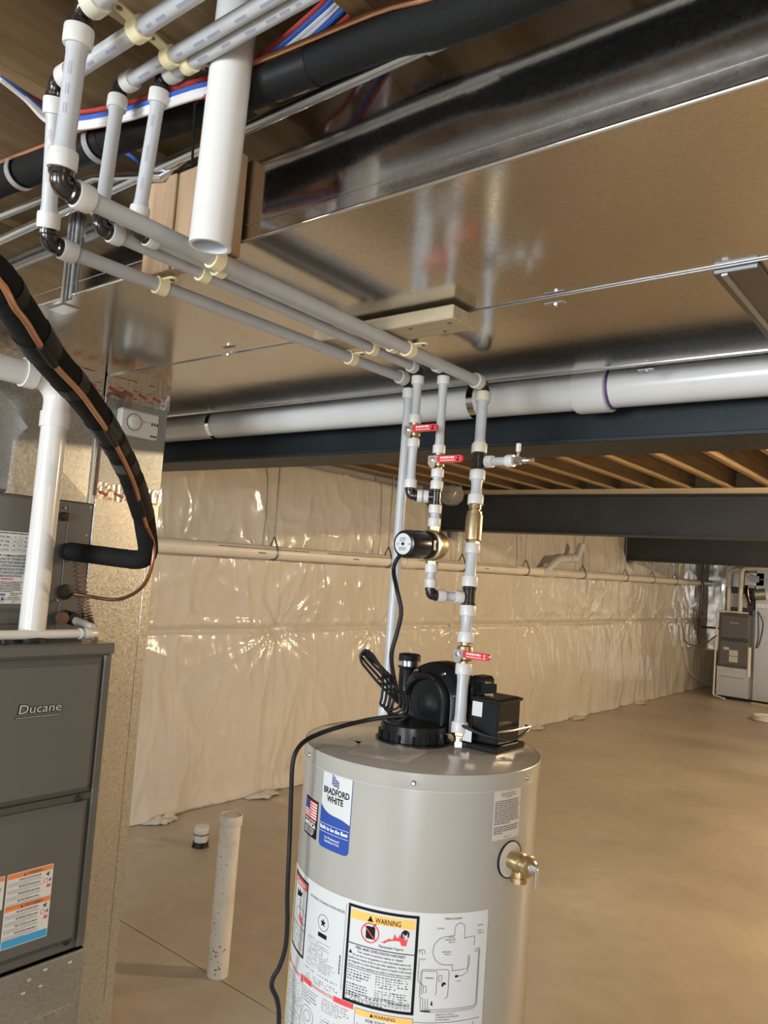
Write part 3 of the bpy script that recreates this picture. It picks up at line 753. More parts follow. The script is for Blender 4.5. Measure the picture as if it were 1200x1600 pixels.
# pipe clips: cream plastic rings with a screw tab
def clip(loc, axis, r, tabdir, name, label, group, screw=True):
    loc = V(loc); axis = V(axis).normalized(); tabdir = V(tabdir).normalized()
    t = thing('pipe_clip', label, 'clip', loc, group)
    w = .0095 if r < .0125 else .011; x = axis.cross(tabdir).normalized(); y = -tabdir
    # open ring
    prof = []; n = 18; m = MB(); ri, ro = r*1.03, r*1.03+.0042
    vs = []
    for i in range(n+1):
        a = -PI*.92+PI*1.84*i/n
        for rad in (ri, ro):
            for s in (-w, w): vs.append(loc+(y*math.cos(a)+x*math.sin(a))*rad+axis*s)
    fs = []
    for i in range(n):
        b = i*4; fs += [(b, b+1, b+5, b+4), (b+2, b+6, b+7, b+3), (b, b+4, b+6, b+2), (b+1, b+3, b+7, b+5)]
    fs += [(0, 2, 3, 1), (4*n, 4*n+1, 4*n+3, 4*n+2)]
    m.add(vs, fs).build('ring', 'clip', t)
    return t, w
def clip_tab(t, p, along, out, L=.034):
    p, along, out = V(p), V(along).normalized(), V(out).normalized()
    side = along.cross(out).normalized()
    MB().prism(rrect(-.004, -.009, L, .009, .0085, 5), p, along, side, out*.0035).build('tab', 'clip', t)
    MB().lathe([(.0045, 0), (.005, .0012), (.0025, .0022)], p+along*(L-.010)+out*.0035, out, 10).build('screw', 'steel_dark', t)
def on_run(k, py):
    a, b = cor[k][1], cor[k][2]; return on_line(a, b, py)
ORD = {'A': 'thickest', 'B': 'second', 'C': 'third', 'D': 'lowest-hanging'}
for where, g, pys in (('at the hanging boards', 'clips at the hanging boards', {'A': 405, 'B': 420, 'C': 428, 'D': 447}), ('at the short lumber block', 'clips at the lumber block', {'A': 546, 'B': 541, 'C': 545, 'D': 560})):
    for k in 'ABCD':
        p = on_run(k, pys[k]); hd = (cor[k][2]-cor[k][1]).normalized(); r = {'A': RA, 'D': RD}.get(k, RB)
        lab = {'A': 'cream clip on the thickest white pipe', 'B': 'cream clip on the thin pipe beside the thickest', 'C': 'cream clip on the thin pipe second from the left', 'D': 'cream clip on the leftmost thin pipe'}[k]
        t, w = clip(p, hd, r, (0, 0, 1), 'pipe_clip', lab+' '+where, g)
        if k == 'A' and 'boards' in where: clip_tab(t, p+V((.004, -.004, r+.004)), V((.25, .1, 1)), V((.5, -1, 0)))
        elif k == 'A': clip_tab(t, p+V((r+.002, 0, r*.7)), V((1, .15, 0)), dn)
        elif k == 'B': clip_tab(t, p+V((r*.2, 0, r*1.05)), V((-.1, 1, 0)), dn, .024)
        else: clip_tab(t, p+V((r+.001, 0, r*.8)), V((1, .1, 0)), dn, .030)
for k, px, py in (('A', 125, 0), ('D', 217, 52), ('C', 268, 72), ('B', 297, 86)):
    c0 = cor[k][0]; x = W(px, py, 'y', c0.y).x if k != 'A' else -.80; r = RA if k == 'A' else RB
    lab = {'A': 'cream overhead clip just outside the upper edge of the picture', 'D': 'cream clip under the joist on the upper overhead pipe', 'C': 'cream clip under the joist on the middle overhead pipe', 'B': 'cream clip under the joist on the lower overhead pipe'}[k]
    t, w = clip((x, c0.y, c0.z), (1, 0, 0), r if k != 'D' else RD, (0, 0, 1), 'pipe_clip', lab, 'clips under the joist')
    clip_tab(t, V((x, c0.y+(r if k == 'B' else -r), c0.z+r*.8)), V((0, 1 if k == 'B' else -1, .25)), dn, .034)

# ------------------------------------------------------------------ water heater
HC, HR = V((-1.105, 1.585, 0)), .281
wh = thing('water_heater', 'tall grey cylindrical water heater with white warning labels and a black blower on top', 'water heater', HC)
MB().lathe([(HR-.006, .02), (HR, .03), (HR, 1.232)], HC, upz, 96, cap=True).build('jacket', 'tank', wh)
MB().lathe([(HR+.0025, 1.228), (HR+.0025, 1.262), (HR+.0010, 1.2640), (HR-.002, TOPZ), (.02, TOPZ)], HC, upz, 96, cap=False).build('lid', 'tank_lid', wh, angle=30)
MB().lathe([(HR-.05, 0), (HR-.03, .02)], HC, upz, 48).build('foot_ring', 'black_plastic', wh)
MB().lathe([(HR+.0030, 1.2300), (HR+.0033, 1.2306), (HR+.0033, 1.2630), (HR+.0022, 1.2646), (HR-.0005, 1.2652)], HC, upz, 96, cap=False).build('lid_band', 'tank', wh, angle=30)
TH0 = -math.radians(55.1)
def cs(u, v, h):
    a = TH0+u/HR; return V((HC.x+(HR+h)*math.cos(a), HC.y+(HR+h)*math.sin(a), v))
S = Sheet(cs, .012)
for u in (-.3128, -.0127, .2772, .58, -.6):
    p = cs(u, 1.244, .0033); n = (p-HC); n.z = 0
    MB().lathe([(.0055, 0), (.0055, .002), (.003, .0045)], p, n, 10).build('lid_screw', 'steel', wh)
def cyl_round(a, b, c, d, r, h, name, m, parent):
    """rounded rectangle that follows the jacket"""
    P = rrect(a, b, c, d, r, 6); mb = MB(); lo = []; hi = []
    xs_ = sorted(set([round(p[0], 5) for p in P]+[a+(c-a)*i/max(12, int((c-a)/.008)) for i in range(max(12, int((c-a)/.008))+1)]))
    for x in xs_:
        dx = max(0, (a+r)-x, x-(c-r)); k = r-math.sqrt(max(0, r*r-dx*dx)); lo.append((x, b+k)); hi.append((x, d-k))
    S.strip(mb, lo, hi, h); return mb.build(name, m, parent, smooth=False)
# brand label
a, b, c, d = -.241, 1.068, -.147, 1.2355
L = cyl_round(a, b, c, d, .011, .0006, 'brand_label', 'ink_blue', wh)
L['label'] = 'white and blue brand label'
lo = []; hi = []; r = .009
for i in range(25):
    x = a+.0012+(c-a-.0024)*i/24; t = i/24
    dx = max(0, (a+.0012+r)-x, x-(c-.0012-r)); k = r-math.sqrt(max(0, r*r-dx*dx))
    wave = 1.132+.026*(1-t)**3.2+.012*math.sin(PI*t**1.6)*(t > 0)*.6
    lo.append((x, wave)); hi.append((x, d-.0012-k))
m = MB(); S.strip(m, lo, hi, .0010); m.build('white_field', 'paper', L, smooth=False)
m = MB(); S.text(m, 'BRADFORD', a+.0075, 1.1845, .0130, c-.0065, h=.0015, bold=.03); S.text(m, 'WHITE', a+.0205, 1.1675, .0130, c-.0225, h=.0015, bold=.03)
m.build('brand_lettering', 'ink', L, smooth=False)
m = MB()
for i in range(4):
    for j in range(4):
        if (i, j) in ((3, 0), (2, 0)): continue
        x = -.207+i*.0058; y = 1.2025+j*.0054+.004*math.cos(i*1.1)-.001*i
        S.poly(m, [(x, y), (x+.0046, y-.0006), (x+.0046, y+.0034), (x, y+.0042)], .0015)
m.build('flag_emblem', 'ink_blue_dark', L, smooth=False)
m = MB(); S.text(m, 'Built to be the Best', a+.004, 1.1075, .0075, c-.004, h=.0015, bold=.03)
S.text(m, 'For Professional', 0, 1.0895, .0048, h=.0015, center=-.196, bold=.008); S.text(m, 'Installation Only', 0, 1.0825, .0048, h=.0015, center=-.196, bold=.008)
S.quad(m, a+.002, 1.1185, c-.002, 1.1192, .0014); S.quad(m, a+.002, 1.1015, c-.002, 1.1022, .0014)
m.build('white_lettering', 'ink_white', L, smooth=False)
# flag label
a, b, c, d = -.3195, 1.073, -.252, 1.1545
L = cyl_round(a, b, c, d, .003, .0006, 'flag_label', 'ink', wh); L['label'] = 'small black label with the striped flag'
m = MB(); S.quad(m, a+.004, 1.1115, c-.004, 1.1505, .0011); S.text(m, 'AMERICA', a+.005, 1.0945, .0095, c-.005, h=.0014, bold=.035)
S.quad(m, a+.006, 1.1068, c-.007, 1.1088, .0012); rr = random.Random(5); S.greek(m, a+.007, 1.077, c-.007, 1.0925, 4, h=.0012, rnd=rr, last=.8)
m.build('white_print', 'ink_white', L, smooth=False)['kind'] = 'stuff'
m = MB()
for i in range(7): S.quad(m, a+.004, 1.1475-i*.006, c-.004, 1.1505-i*.006, .0016)
m.build('red_stripes', 'ink_red', L, smooth=False)['kind'] = 'stuff'
m = MB(); S.quad(m, a+.004, 1.1295, a+.028, 1.1505, .0021); m.build('canton', 'ink_blue_dark', L, smooth=False)
# fine-print label on the right
a, b, c, d = .169, 1.125, .255, 1.2275
L = cyl_round(a, b, c, d, .002, .0006, 'notice_label', 'paper_warm', wh); L['label'] = 'white label covered in fine print'
m = MB(); rr = random.Random(6)
for i, w in enumerate((.24, .26, .12)): S.greek(m, .212-w*.09, 1.2195-i*.0042, .212+w*.09, 1.2230-i*.0042, 1, rnd=rr, last=1, h=.001, ragged=0)
S.greek(m, a+.004, 1.157, c-.003, 1.208, 12, rnd=rr, h=.001); S.greek(m, a+.004, 1.137, c-.003, 1.154, 4, rnd=rr, h=.001, last=.3); S.greek(m, .203, 1.128, .222, 1.131, 1, rnd=rr, last=1, h=.001)
m.build('fine_print', 'ink_grey', L, smooth=False)['kind'] = 'stuff'
# the big instruction label that wraps the lower jacket
A0, A1, ZL, ZH = -.372, .172, .36, .986
L = cyl_round(A0, ZL, A1, ZH, .003, .0005, 'instruction_label', 'paper', wh); L['label'] = 'large white instruction label with warnings and wiring diagram'
blk, red, org, gry = MB(), MB(), MB(), MB(); rr = random.Random(9)
# danger box
a, b, c, d = -.362, .812, -.268, .974
S.frame(blk, a, b, c, d, .005, .001)
S.quad(red, a+.006, .953, c-.006, .968, .0011)
m = MB(); S.text(m, 'DANGER', a+.026, .9565, .008, c-.012, h=.0016, bold=.012); S.poly(m, [(a+.013, .957), (a+.021, .957), (a+.017, .9655)], .0016)
S.poly(blk, [(a+.03, .925), (a+.06, .932), (a+.066, .944), (a+.055, .940), (a+.048, .946), (a+.044, .938), (a+.032, .942)], .001)
S.poly(red, [(a+.05, .885), (a+.078, .874), (a+.07, .895), (a+.064, .886), (a+.058, .903)], .001)
S.line(gry, [(a+.055, .928), (a+.056, .90)], .004); S.line(gry, [(a+.03+.032*(1+math.cos(t)), .893+.016*math.sin(t)) for t in [i*.4 for i in range(17)]], .001)
S.quad(blk, a+.003, .868, c-.003, .8695, .001); S.greek(gry, a+.008, .818, c-.008, .864, 12, rnd=rr)
# rating plate
a, c = -.258, -.142
S.text(gry, 'AUTOMATIC STORAGE WATER HEATER', a+.002, .9535, .0050, c-.002, h=.0012)
cx, cy = -.203, .915
S.line(gry, [(cx+.0165*math.cos(i*.3), cy+.0165*math.sin(i*.3)) for i in range(22)], .0012)
st = [(cx+(.0095 if i % 2 == 0 else .004)*math.sin(i*PI/5), cy+(.0095 if i % 2 == 0 else .004)*math.cos(i*PI/5)) for i in range(10)]
S.poly(blk, st, .001); S.poly(blk, rrect(cx-.014, .884, cx+.014, .893, .002), .001)
S.greek(gry, a+.004, .813, c-.035, .875, 15, rnd=rr, fill=.36, last=.4, ragged=.5); S.greek(gry, a+.05, .813, c-.012, .846, 8, rnd=rr, fill=.36, ragged=.6)
S.greek(gry, a+.002, .803, c-.01, .809, 1, rnd=rr, last=1); S.greek(gry, a+.004, .7845, c-.004, .798, 3, rnd=rr, last=.8)
yb_ = .83
for i in range(14):
    hh = .0012+.001*(i % 3 == 0); S.quad(blk, -.1505, yb_, -.1465, yb_+hh, .001); yb_ += hh+.0012
S.line(gry, [(-.141, .975), (-.141, .80)], .0008)
# warning box
a, b, c, d = -.1355, .784, .0185, .979
S.frame(blk, a, b, c, d, .0058, .001)
S.quad(org, a+.008, .951, c-.008, .969, .0010)
S.poly(blk, [(a+.046, .9535), (a+.059, .9535), (a+.0525, .9655)], .0014); S.text(blk, 'WARNING', a+.063, .9535, .0105, a+.117, h=.0014, bold=.012)
S.poly(blk, rrect(a+.044, .919, a+.064, .944, .003), .0012); S.line(blk, [(a+.060, .944), (a+.064, .951), (a+.071, .952)], .0025)
S.line(red, [(a+.053+.019*math.cos(i*.3), .931+.019*math.sin(i*.3)) for i in range(22)], .0022, .0016); S.line(red, [(a+.040, .944), (a+.066, .918)], .0022, .0016)
S.poly(red, [(a+.078, .917), (a+.130, .917), (a+.133, .934), (a+.127, .927), (a+.126, .938), (a+.120, .930), (a+.117, .940), (a+.111, .929), (a+.106, .938), (a+.101, .926), (a+.095, .928)], .0012)
S.line(blk, [(a+.121, .932), (a+.120, .942), (a+.126, .948), (a+.134, .944), (a+.133, .935)], .003, .0015); S.poly(blk, [(a+.127+.0042*math.cos(i*.7), .9425+.0042*math.sin(i*.7)) for i in range(9)], .0016)
S.text(blk, 'Flammable Vapors', a+.074, .907, .0052, a+.125, h=.0012)
S.quad(blk, a+.004, .9005, c-.004, .9022, .001)
S.text(blk, 'FIRE AND EXPLOSION HAZARD', 0, .8930, .0052, h=.0012, center=(a+c)/2, bold=.006)
S.text(blk, 'Can result in serious injury or death', 0, .8858, .0046, h=.0012, center=(a+c)/2)
S.poly(blk, [(a+.008, .881), (a+.016, .881), (a+.012, .889)], .0012)
for i, s in enumerate(('Do not store or use gasoline or other flammable vapors and', 'liquids in the vicinity of this or any other appliance.  Storage of or', 'use of gasoline or other flammable vapors or liquids in the vicinity', 'of this or any other appliance can result in serious injury or death.')):
    S.text(blk, s, a+(.018 if i == 0 else .008), .8785-i*.0072, .0043, c-(.012 if i == 0 else .009), h=.0012)
S.quad(blk, a+.008, .8535, c-.009, .8545, .001)
S.greek(gry, a+.008, .828, a+.062, .851, 4, rnd=rr, fill=.5); S.greek(gry, a+.008, .797, a+.060, .824, 5, rnd=rr, fill=.5)
S.greek(gry, a+.072, .826, c-.010, .851, 5, rnd=rr, fill=.5); S.greek(gry, a+.072, .800, c-.012, .823, 5, rnd=rr, fill=.5)
S.quad(blk, a+.008, .8045, c-.009, .8052, .001); S.greek(gry, a+.008, .7985, c-.009, .8035, 1, rnd=rr, last=1, fill=.6)
S.quad(blk, a+.006, .7970, c-.007, .7978, .001); S.greek(gry, a+.008, .789, c-.009, .796, 2, rnd=rr, fill=.5)
# lower left columns
S.quad(red, A0+.004, .765, -.354, .781, .001); S.quad(red, -.272, .765, -.262, .781, .001); S.text(red, 'IMPORTANT', -.350, .769, .007, -.276, h=.0012)
S.greek(gry, A0+.006, .60, -.264, .760, 30, rnd=rr)
S.line(gry, [(-.261, .783), (-.261, .45)], .0009)
S.quad(red, -.258, .772, -.226, .783, .001); S.quad(red, -.158, .772, -.108, .783, .001); S.text(red, 'OPERATING INSTRUCTIONS', -.224, .7745, .0062, -.160, h=.0012)
S.greek(gry, -.256, .735, -.205, .766, 5, rnd=rr); S.greek(gry, -.19, .740, -.115, .768, 6, rnd=rr); S.greek(gry, -.19, .70, -.112, .73, 6, rnd=rr); S.greek(gry, -.256, .62, -.115, .68, 12, rnd=rr)
for (cx, cy, w) in ((-.235, .71, .022), (-.235, .71, .012)): S.line(gry, [(cx+w*math.cos(i*.35), cy+w*.9*math.sin(i*.35)) for i in range(19)], .001)
# second warning
S.frame(gry, -.104, .50, .0185, .778, .0008, .001); S.quad(org, -.1025, .765, .017, .7765, .001); S.text(blk, 'WARNING', 0, .7675, .0065, h=.0013, center=-.04, bold=.012); S.poly(blk, [(-.071, .7675), (-.063, .7675), (-.067, .775)], .0013)
S.text(blk, 'FOR YOUR SAFETY', 0, .7555, .006, h=.0012, center=-.042, bold=.008); S.greek(gry, -.098, .738, .014, .752, 2, rnd=rr); S.quad(org, -.1025, .726, .017, .736, .001); S.greek(gry, -.098, .60, .014, .722, 20, rnd=rr)
# wiring diagram
S.text(blk, 'WIRING DIAGRAM', .070, .9735, .0040, .108, h=.0012)
gl = lambda pts, t=.0010: S.line(gry, pts, t)
arc = lambda cx, cy, r, a0, a1, n=14: [(cx+r*math.cos(a0+(a1-a0)*i/n), cy+r*math.sin(a0+(a1-a0)*i/n)) for i in range(n+1)]
gl(arc(.105, .955, .011, 0, PI)+[(.094, .942), (.080, .940)]+arc(.078, .912, .028, PI/2, PI*1.5)+[(.093, .884), (.093, .872), (.122, .873)]); gl([(.116, .955), (.116, .935), (.140, .937), (.140, .918)])
S.frame(gry, .108, .899, .124, .930, .0008); S.frame(gry, .124, .905, .133, .929, .0006); S.frame(gry, .135, .903, .144, .912, .0006)
gl([(.128, .90), (.128, .868), (.118, .861), (.106, .860)]); gl([(.131, .90), (.131, .880), (.125, .872)])
for k in range(3): gl([(.142, .905+k*.003), (.152+k*.0016, .905+k*.003), (.152+k*.0016, .803-k*.003), (.146, .797-k*.003), (.040, .797-k*.003)], .0007)
S.poly(blk, [(.100, .858), (.107, .858), (.107, .863), (.100, .862)], .001)
for (t_, x, y, x1) in (('BLOWER', .057, .955, .071), ('BLOWER', .082, .937, .094), ('TEMPERATURE', .073, .932, .096), ('SWITCH', .082, .927, .096), ('PRESSURE', .070, .908, .088), ('SWITCH', .074, .903, .088), ('BLOWER', .146, .956, .159), ('MULTI', .146, .945, .158), ('CONNECTOR', .146, .940, .163), ('PILOT', .026, .893, .036), ('PLUG', .105, .849, .114), ('RESISTOR IN CIRCUIT', .064, .785, .104), ('FLAMMABLE VAPOR SENSOR', .064, .780, .114), ('(IF APPLICABLE)', .064, .775, .094)): S.text(gry, t_, x, y, .0030, x1, h=.0012)
gl(rrect(.028, .818, .087, .875, .007)); gl(rrect(.031, .826, .062, .872, .003)); S.frame(gry, .064, .829, .083, .869, .0006); S.text(blk, 'SERIES', .037, .857, .003, .055, h=.0012)
gl(rrect(.066, .851, .072, .864, .002)); S.poly(blk, arc(.077, .845, .005, 0, PI*1.4, 9)+[(.077, .845)], .001); S.frame(gry, .076, .821, .082, .826, .0006); gl(rrect(.035, .829, .041, .842, .002))
gl(arc(.022, .905, .007, -.3, PI+.6)); gl(arc(.028, .908, .006, -.5, PI+.5)); gl([(.023, .898), (.023, .852), (.036, .842)])
for k in range(4): gl([(.030+k*.005, .818), (.032+k*.005, .792)])
S.quad(blk, .033, .792, .052, .795, .001); S.poly(blk, [(.052, .805), (.056, .805), (.055, .813), (.053, .813)], .001)
gl([(.020, .771), (.164, .771)])
for k in range(4): gl([(.070, .752-k*.012), (.148 if k < 2 else .115, .752-k*.012)]); S.frame(gry, .080, .749-k*.012, .084, .755-k*.012, .0006)
gl([(.148, .766), (.148, .740), (.136, .740)]); S.frame(gry, .046, .715, .070, .758, .0008); gl([(.024, .765), (.024, .748), (.046, .748)]); gl([(.024, .70), (.024, .730), (.046, .730)])
S.text(gry, 'CONTROL', .049, .750, .0032, .066, h=.0012); S.text(gry, 'TEMP SWITCH', .086, .731, .0028, .108, h=.0012); S.text(gry, 'BLOWER', .116, .733, .0028, .130, h=.0012); S.text(gry, 'PRESSURE SWITCH', .084, .707, .0028, .112, h=.0012)
S.greek(gry, .03, .60, .16, .69, 14, rnd=rr)
S.greek(gry, A0+.006, .38, -.264, .59, 34, rnd=rr); S.greek(gry, -.256, .38, -.112, .61, 36, rnd=rr); S.greek(gry, -.098, .51, .014, .595, 14, rnd=rr); S.greek(gry, -.104, .38, .0185, .49, 18, rnd=rr); S.greek(gry, .03, .38, .16, .59, 32, rnd=rr)
blk.build('black_print', 'ink', L, smooth=False)['kind'] = 'stuff'; gry.build('fine_print', 'ink_grey', L, smooth=False)['kind'] = 'stuff'
red.build('red_print', 'ink_red', L, smooth=False)['kind'] = 'stuff'; org.build('orange_bands', 'ink_orange', L, smooth=False).__setitem__('kind', 'stuff'); m.build('white_lettering', 'ink_white', L, smooth=False)
cyl_round(-.50, .62, -.3745, .978, .003, .0006, 'energy_label', 'ink_yellow', wh)['label'] = 'yellow label just turning round the side'
# clear notice on the lid
m = MB(); T = TOPZ+.0006
for q in (((545, 1152), (607, 1159), (668, 1175), (636, 1193), (540, 1176), (566, 1166)), ((498, 1161), (522, 1152.5), (566, 1159), (552, 1167))):
    m2 = MB(); m2.add([W(x, y, 'z', T) for x, y in q], [tuple(range(len(q)))]); lb = m2.build('lid_notice', 'clear_label', wh, smooth=False)
    q2 = [W(x, y, 'z', T+.0006) for x, y in q]
    if len(q) == 6:
        A_, B_, C_, D_ = W(566, 1163, 'z', T), W(650, 1176, 'z', T), W(630, 1189, 'z', T), W(549, 1175, 'z', T)
        mm = MB(); rr = random.Random(2)
        for i in range(6):
            l0, r0_ = A_.lerp(D_, (i+.3)/6), B_.lerp(C_, (i+.3)/6); l1, r1_ = A_.lerp(D_, (i+.75)/6), B_.lerp(C_, (i+.75)/6); x = 0
            while x < .95:
                w = .03+rr.random()*.09; e_ = min(1, x+w); mm.add([p+upz*.0008 for p in (l0.lerp(r0_, x), l0.lerp(r0_, e_), l1.lerp(r1_, e_), l1.lerp(r1_, x))], [(3, 2, 1, 0)]); x = e_+.02
        mm.build('notice_print', 'paper_warm', lb, smooth=False)['kind'] = 'stuff'
# relief valve with its escutcheon
p = cs(.228, 1.079, 0); n = (p-HC); n.z = 0; n.normalize(); tn = V((-n.y, n.x, 0))
MB().lathe([(.012, 0), (.037, .0), (.038, .002), (.036, .004), (.014, .005)], p-n*.0045+n*.003, n, 32).build('escutcheon', 'paper_warm', wh)
MB().ring(p-n*.004, p+n*.002, .036, .0395, 32).build('escutcheon_gasket', 'black_rubber', wh)
rv = MB().lathe([(.018, 0), (.018, .018), (.022, .020), (.022, .034), (.019, .036), (.0195, .044), (.023, .046), (.023, .054), (.016, .059)], p, n, 20).build('relief_valve', 'brass', wh)
MB().lathe([(.014, 0), (.0155, .006), (.0155, .026), (.0185, .028), (.0185, .038), (.013, .038)], p+n*.027, dn, 18).build('valve_outlet', 'brass', rv)
MB().lathe([(.015, 0), (.015, .005), (.006, .014)], p+n*.058, n, 12).build('valve_bonnet', 'steel', rv)
fr = (tn*-.7+n*.7)
MB().box(p+n*.071+V((-.004, -.004, -.042)), p+n*.071+V((.004, .004, .012)), .003).build('test_lever', 'chrome', rv)

# blower on the lid
BC = V((-1.142, 1.598, TOPZ))
bl_ = MB().lathe([(.094, 0), (.094, .005), (.083, .006), (.082, .042), (.078, .045), (.070, .045), (.066, .040), (.0, .040)], BC, upz, 40, cap=True).build('blower_base', 'black_plastic', wh)
for a in range(-150, 30, 24):
    p = BC+V((.085*math.cos(math.radians(a)), .085*math.sin(math.radians(a)), .006)); MB().box(p-V((.003, .003, 0)), p+V((.003, .003, .018)), .001).build('rib', 'black_plastic', bl_, smooth=False)
VCn = V((-1.145, 0, 1.358))
def dome(rad, y, n=28):
    """arched outline: half circle over straight legs that run down into the base"""
    pts = [V((VCn.x+rad*math.cos(PI*i/n), y, VCn.z+rad*math.sin(PI*i/n))) for i in range(n+1)]
    return [V((VCn.x+rad, y, TOPZ+.02))]+pts+[V((VCn.x-rad, y, TOPZ+.02))]
prof = [(.030, 1.652), (.050, 1.650), (.052, 1.640), (.056, 1.633), (.063, 1.634), (.067, 1.641), (.068, 1.655), (.082, 1.664), (.091, 1.676), (.094, 1.694), (.094, 1.742), (.089, 1.758), (.070, 1.766)]
vs = []; fs = []; n = 31
for rad, y in prof: vs += dome(rad, y)
for i in range(len(prof)-1):
    for k in range(n-1): fs.append((i*n+k, i*n+k+1, (i+1)*n+k+1, (i+1)*n+k))
fs.append(tuple(range(n-1, -1, -1))); fs.append(tuple((len(prof)-1)*n+k for k in range(n)))
bh = MB().add(vs, fs).build('blower_housing', 'black_plastic', wh)
MB().lathe([(.0, .004), (.030, .0), (.036, -.006), (.036, -.03), (.030, -.034)], (VCn.x, 1.650, VCn.z-.012), (0, -1, 0), 28, cap=False).build('motor', 'black_rubber', bh)
MB().tube([V((VCn.x+.054*math.cos(a), 1.634, VCn.z+.010+.054*math.sin(a))) for a in [PI*.30+PI*.4*i/10 for i in range(11)]], .0055, 8).build('arch_handle', 'black_rubber', bh)
for a in (15, 60, 120, 165):
    p = V((VCn.x+.080*math.cos(math.radians(a)), 1.662, VCn.z+.080*math.sin(math.radians(a)))); MB().lathe([(.005, 0), (.005, .007), (.003, .009)], p, (0, -1, 0), 8).build('housing_screw', 'steel_dark', bh)
# outlet with rubber coupling and clamp
oc = W(640, 1030, 'y', 1.735); oc = V((oc.x, 1.735, 0))
MB().lathe([(.026, 1.37), (.026, 1.415), (.030, 1.418), (.030, 1.452), (.027, 1.455), (.024, 1.455), (.024, 1.40)], oc, upz, 28, cap=False).build('vent_coupling', 'black_rubber', wh)
MB().ring(oc+upz*1.424, oc+upz*1.438, .0300, .0315, 28).build('hose_clamp', 'steel', wh)
MB().box(oc+V((-.012, -.036, 1.425)), oc+V((.004, -.030, 1.437)), .001).build('clamp_screw', 'chrome', wh, smooth=False)
MB().tube(round_path([oc+upz*1.40, oc+upz*1.34, V((-1.20, 1.72, 1.34))], .04), .027, 16).build('outlet_duct', 'black_plastic', bh)
# control box beside the blower
cb_ = MB().box((-1.020, 1.665, TOPZ+.012), (-.945, 1.775, TOPZ+.122), .005).build('control_box', 'black_plastic', wh, smooth=False)
MB().box((-1.024, 1.662, TOPZ+.112), (-.941, 1.779, TOPZ+.120), .002).build('box_lid', 'black_plastic', cb_, smooth=False)
MB().box((-1.03, 1.64, TOPZ), (-.93, 1.78, TOPZ+.014), .003).build('box_foot', 'black_plastic', cb_, smooth=False)
MB().tube(smooth_path([V((-1.035, 1.63, TOPZ+.055)), V((-.97, 1.655, TOPZ+.035)), V((-.925, 1.70, TOPZ+.030)), V((-.915, 1.76, TOPZ+.045)), V((-.935, 1.79, TOPZ+.05))], 6), .004, 8).build('control_lead', 'wire_black', cb_)
MB().tube([V((-.935, 1.65, TOPZ+.05)), V((-.92, 1.70, TOPZ+.052)), V((-.92, 1.785, TOPZ+.052))], .0022, 6).build('bracket_wire', 'steel', cb_)
for (x0, z0, x1, z1) in ((-1.018, .075, -.990, .110), (-1.028, .016, -1.0, .045)):
    y_ = 1.664 if z0 > .05 else 1.6385
    lb = MB().box((x0, y_, TOPZ+z0), (x1, y_+.0008, TOPZ+z1)).build('box_sticker', 'paper', cb_, smooth=False)
MB().prism(rrect(-.02, -.012, .02, .012, .004), (-.995, 1.70, TOPZ+.14), (.6, .8, 0), (0, 0, 1), (-.02, .015, .0)).build('terminal_block', 'black_plastic', cb_)
MB().box((-1.055, 1.70, TOPZ+.09), (-1.012, 1.76, TOPZ+.165), .008).build('motor_bracket', 'black_plastic', bh, smooth=False)

# ------------------------------------------------------------------ circulator pump
pu = thing('circulator_pump', 'black cylindrical circulator pump with white dial face and brass body', 'pump', pumpc)
pd = V((-.06, -1, -.04)).normalized()
MB().lathe([(.020, .026), (.032, .024), (.036, .016), (.036, -.004), (.039, -.008), (.039, -.016), (.030, -.020)], pumpc, -pd, 32).build('volute_body', 'brass', pu)
MB().lathe([(.0145, -.036), (.0145, .036)], pumpc, upz, 20).build('ports', 'brass', pu)
MB().lathe([(.033, .014), (.034, .024), (.030, .026), (.030, .048), (.0335, .050)], pumpc, pd, 32).build('motor_collar', 'black_rubber', pu)
MB().lathe([(.0335, .046), (.0345, .05), (.0345, .104), (.0325, .112), (.027, .1145), (.0, .1145)], pumpc, pd, 36, cap=False).build('motor_can', 'black_plastic', pu)
dl = MB().lathe([(.0255, 0), (.0255, .0012), (.0, .0014)], pumpc+pd*.1142, pd, 32).build('dial_face', 'paper', pu)
px_, py_ = V((1, 0, 0)), V((0, 0, 1)); fc = pumpc+pd*.1158; ux = (px_-pd*px_.dot(pd)).normalized(); uy = pd.cross(ux)*-1
if uy.z < 0: uy = -uy
sh = Sheet(lambda u, v, h: fc+ux*u+uy*v+pd*h)
m = MB(); MBk = m.lathe([(.004, 0), (.004, .0012)], fc, pd, 14); rr = random.Random(4)
sh.greek(m, -.010, .006, .010, .016, 3, rnd=rr, last=.8); sh.greek(m, -.012, -.016, .012, -.007, 3, rnd=rr, last=.8); sh.quad(m, .018, -.001, .024, .001); sh.greek(m, -.020, -.004, -.010, .003, 2, rnd=rr, last=.9)
m.build('dial_print', 'ink', dl, smooth=False)['kind'] = 'stuff'
MB().box(pumpc+pd*.03+V((.030, -.010, -.012)), pumpc+pd*.03+V((.0325, .010, .012))).build('name_plate', 'steel_dark', pu, smooth=False)
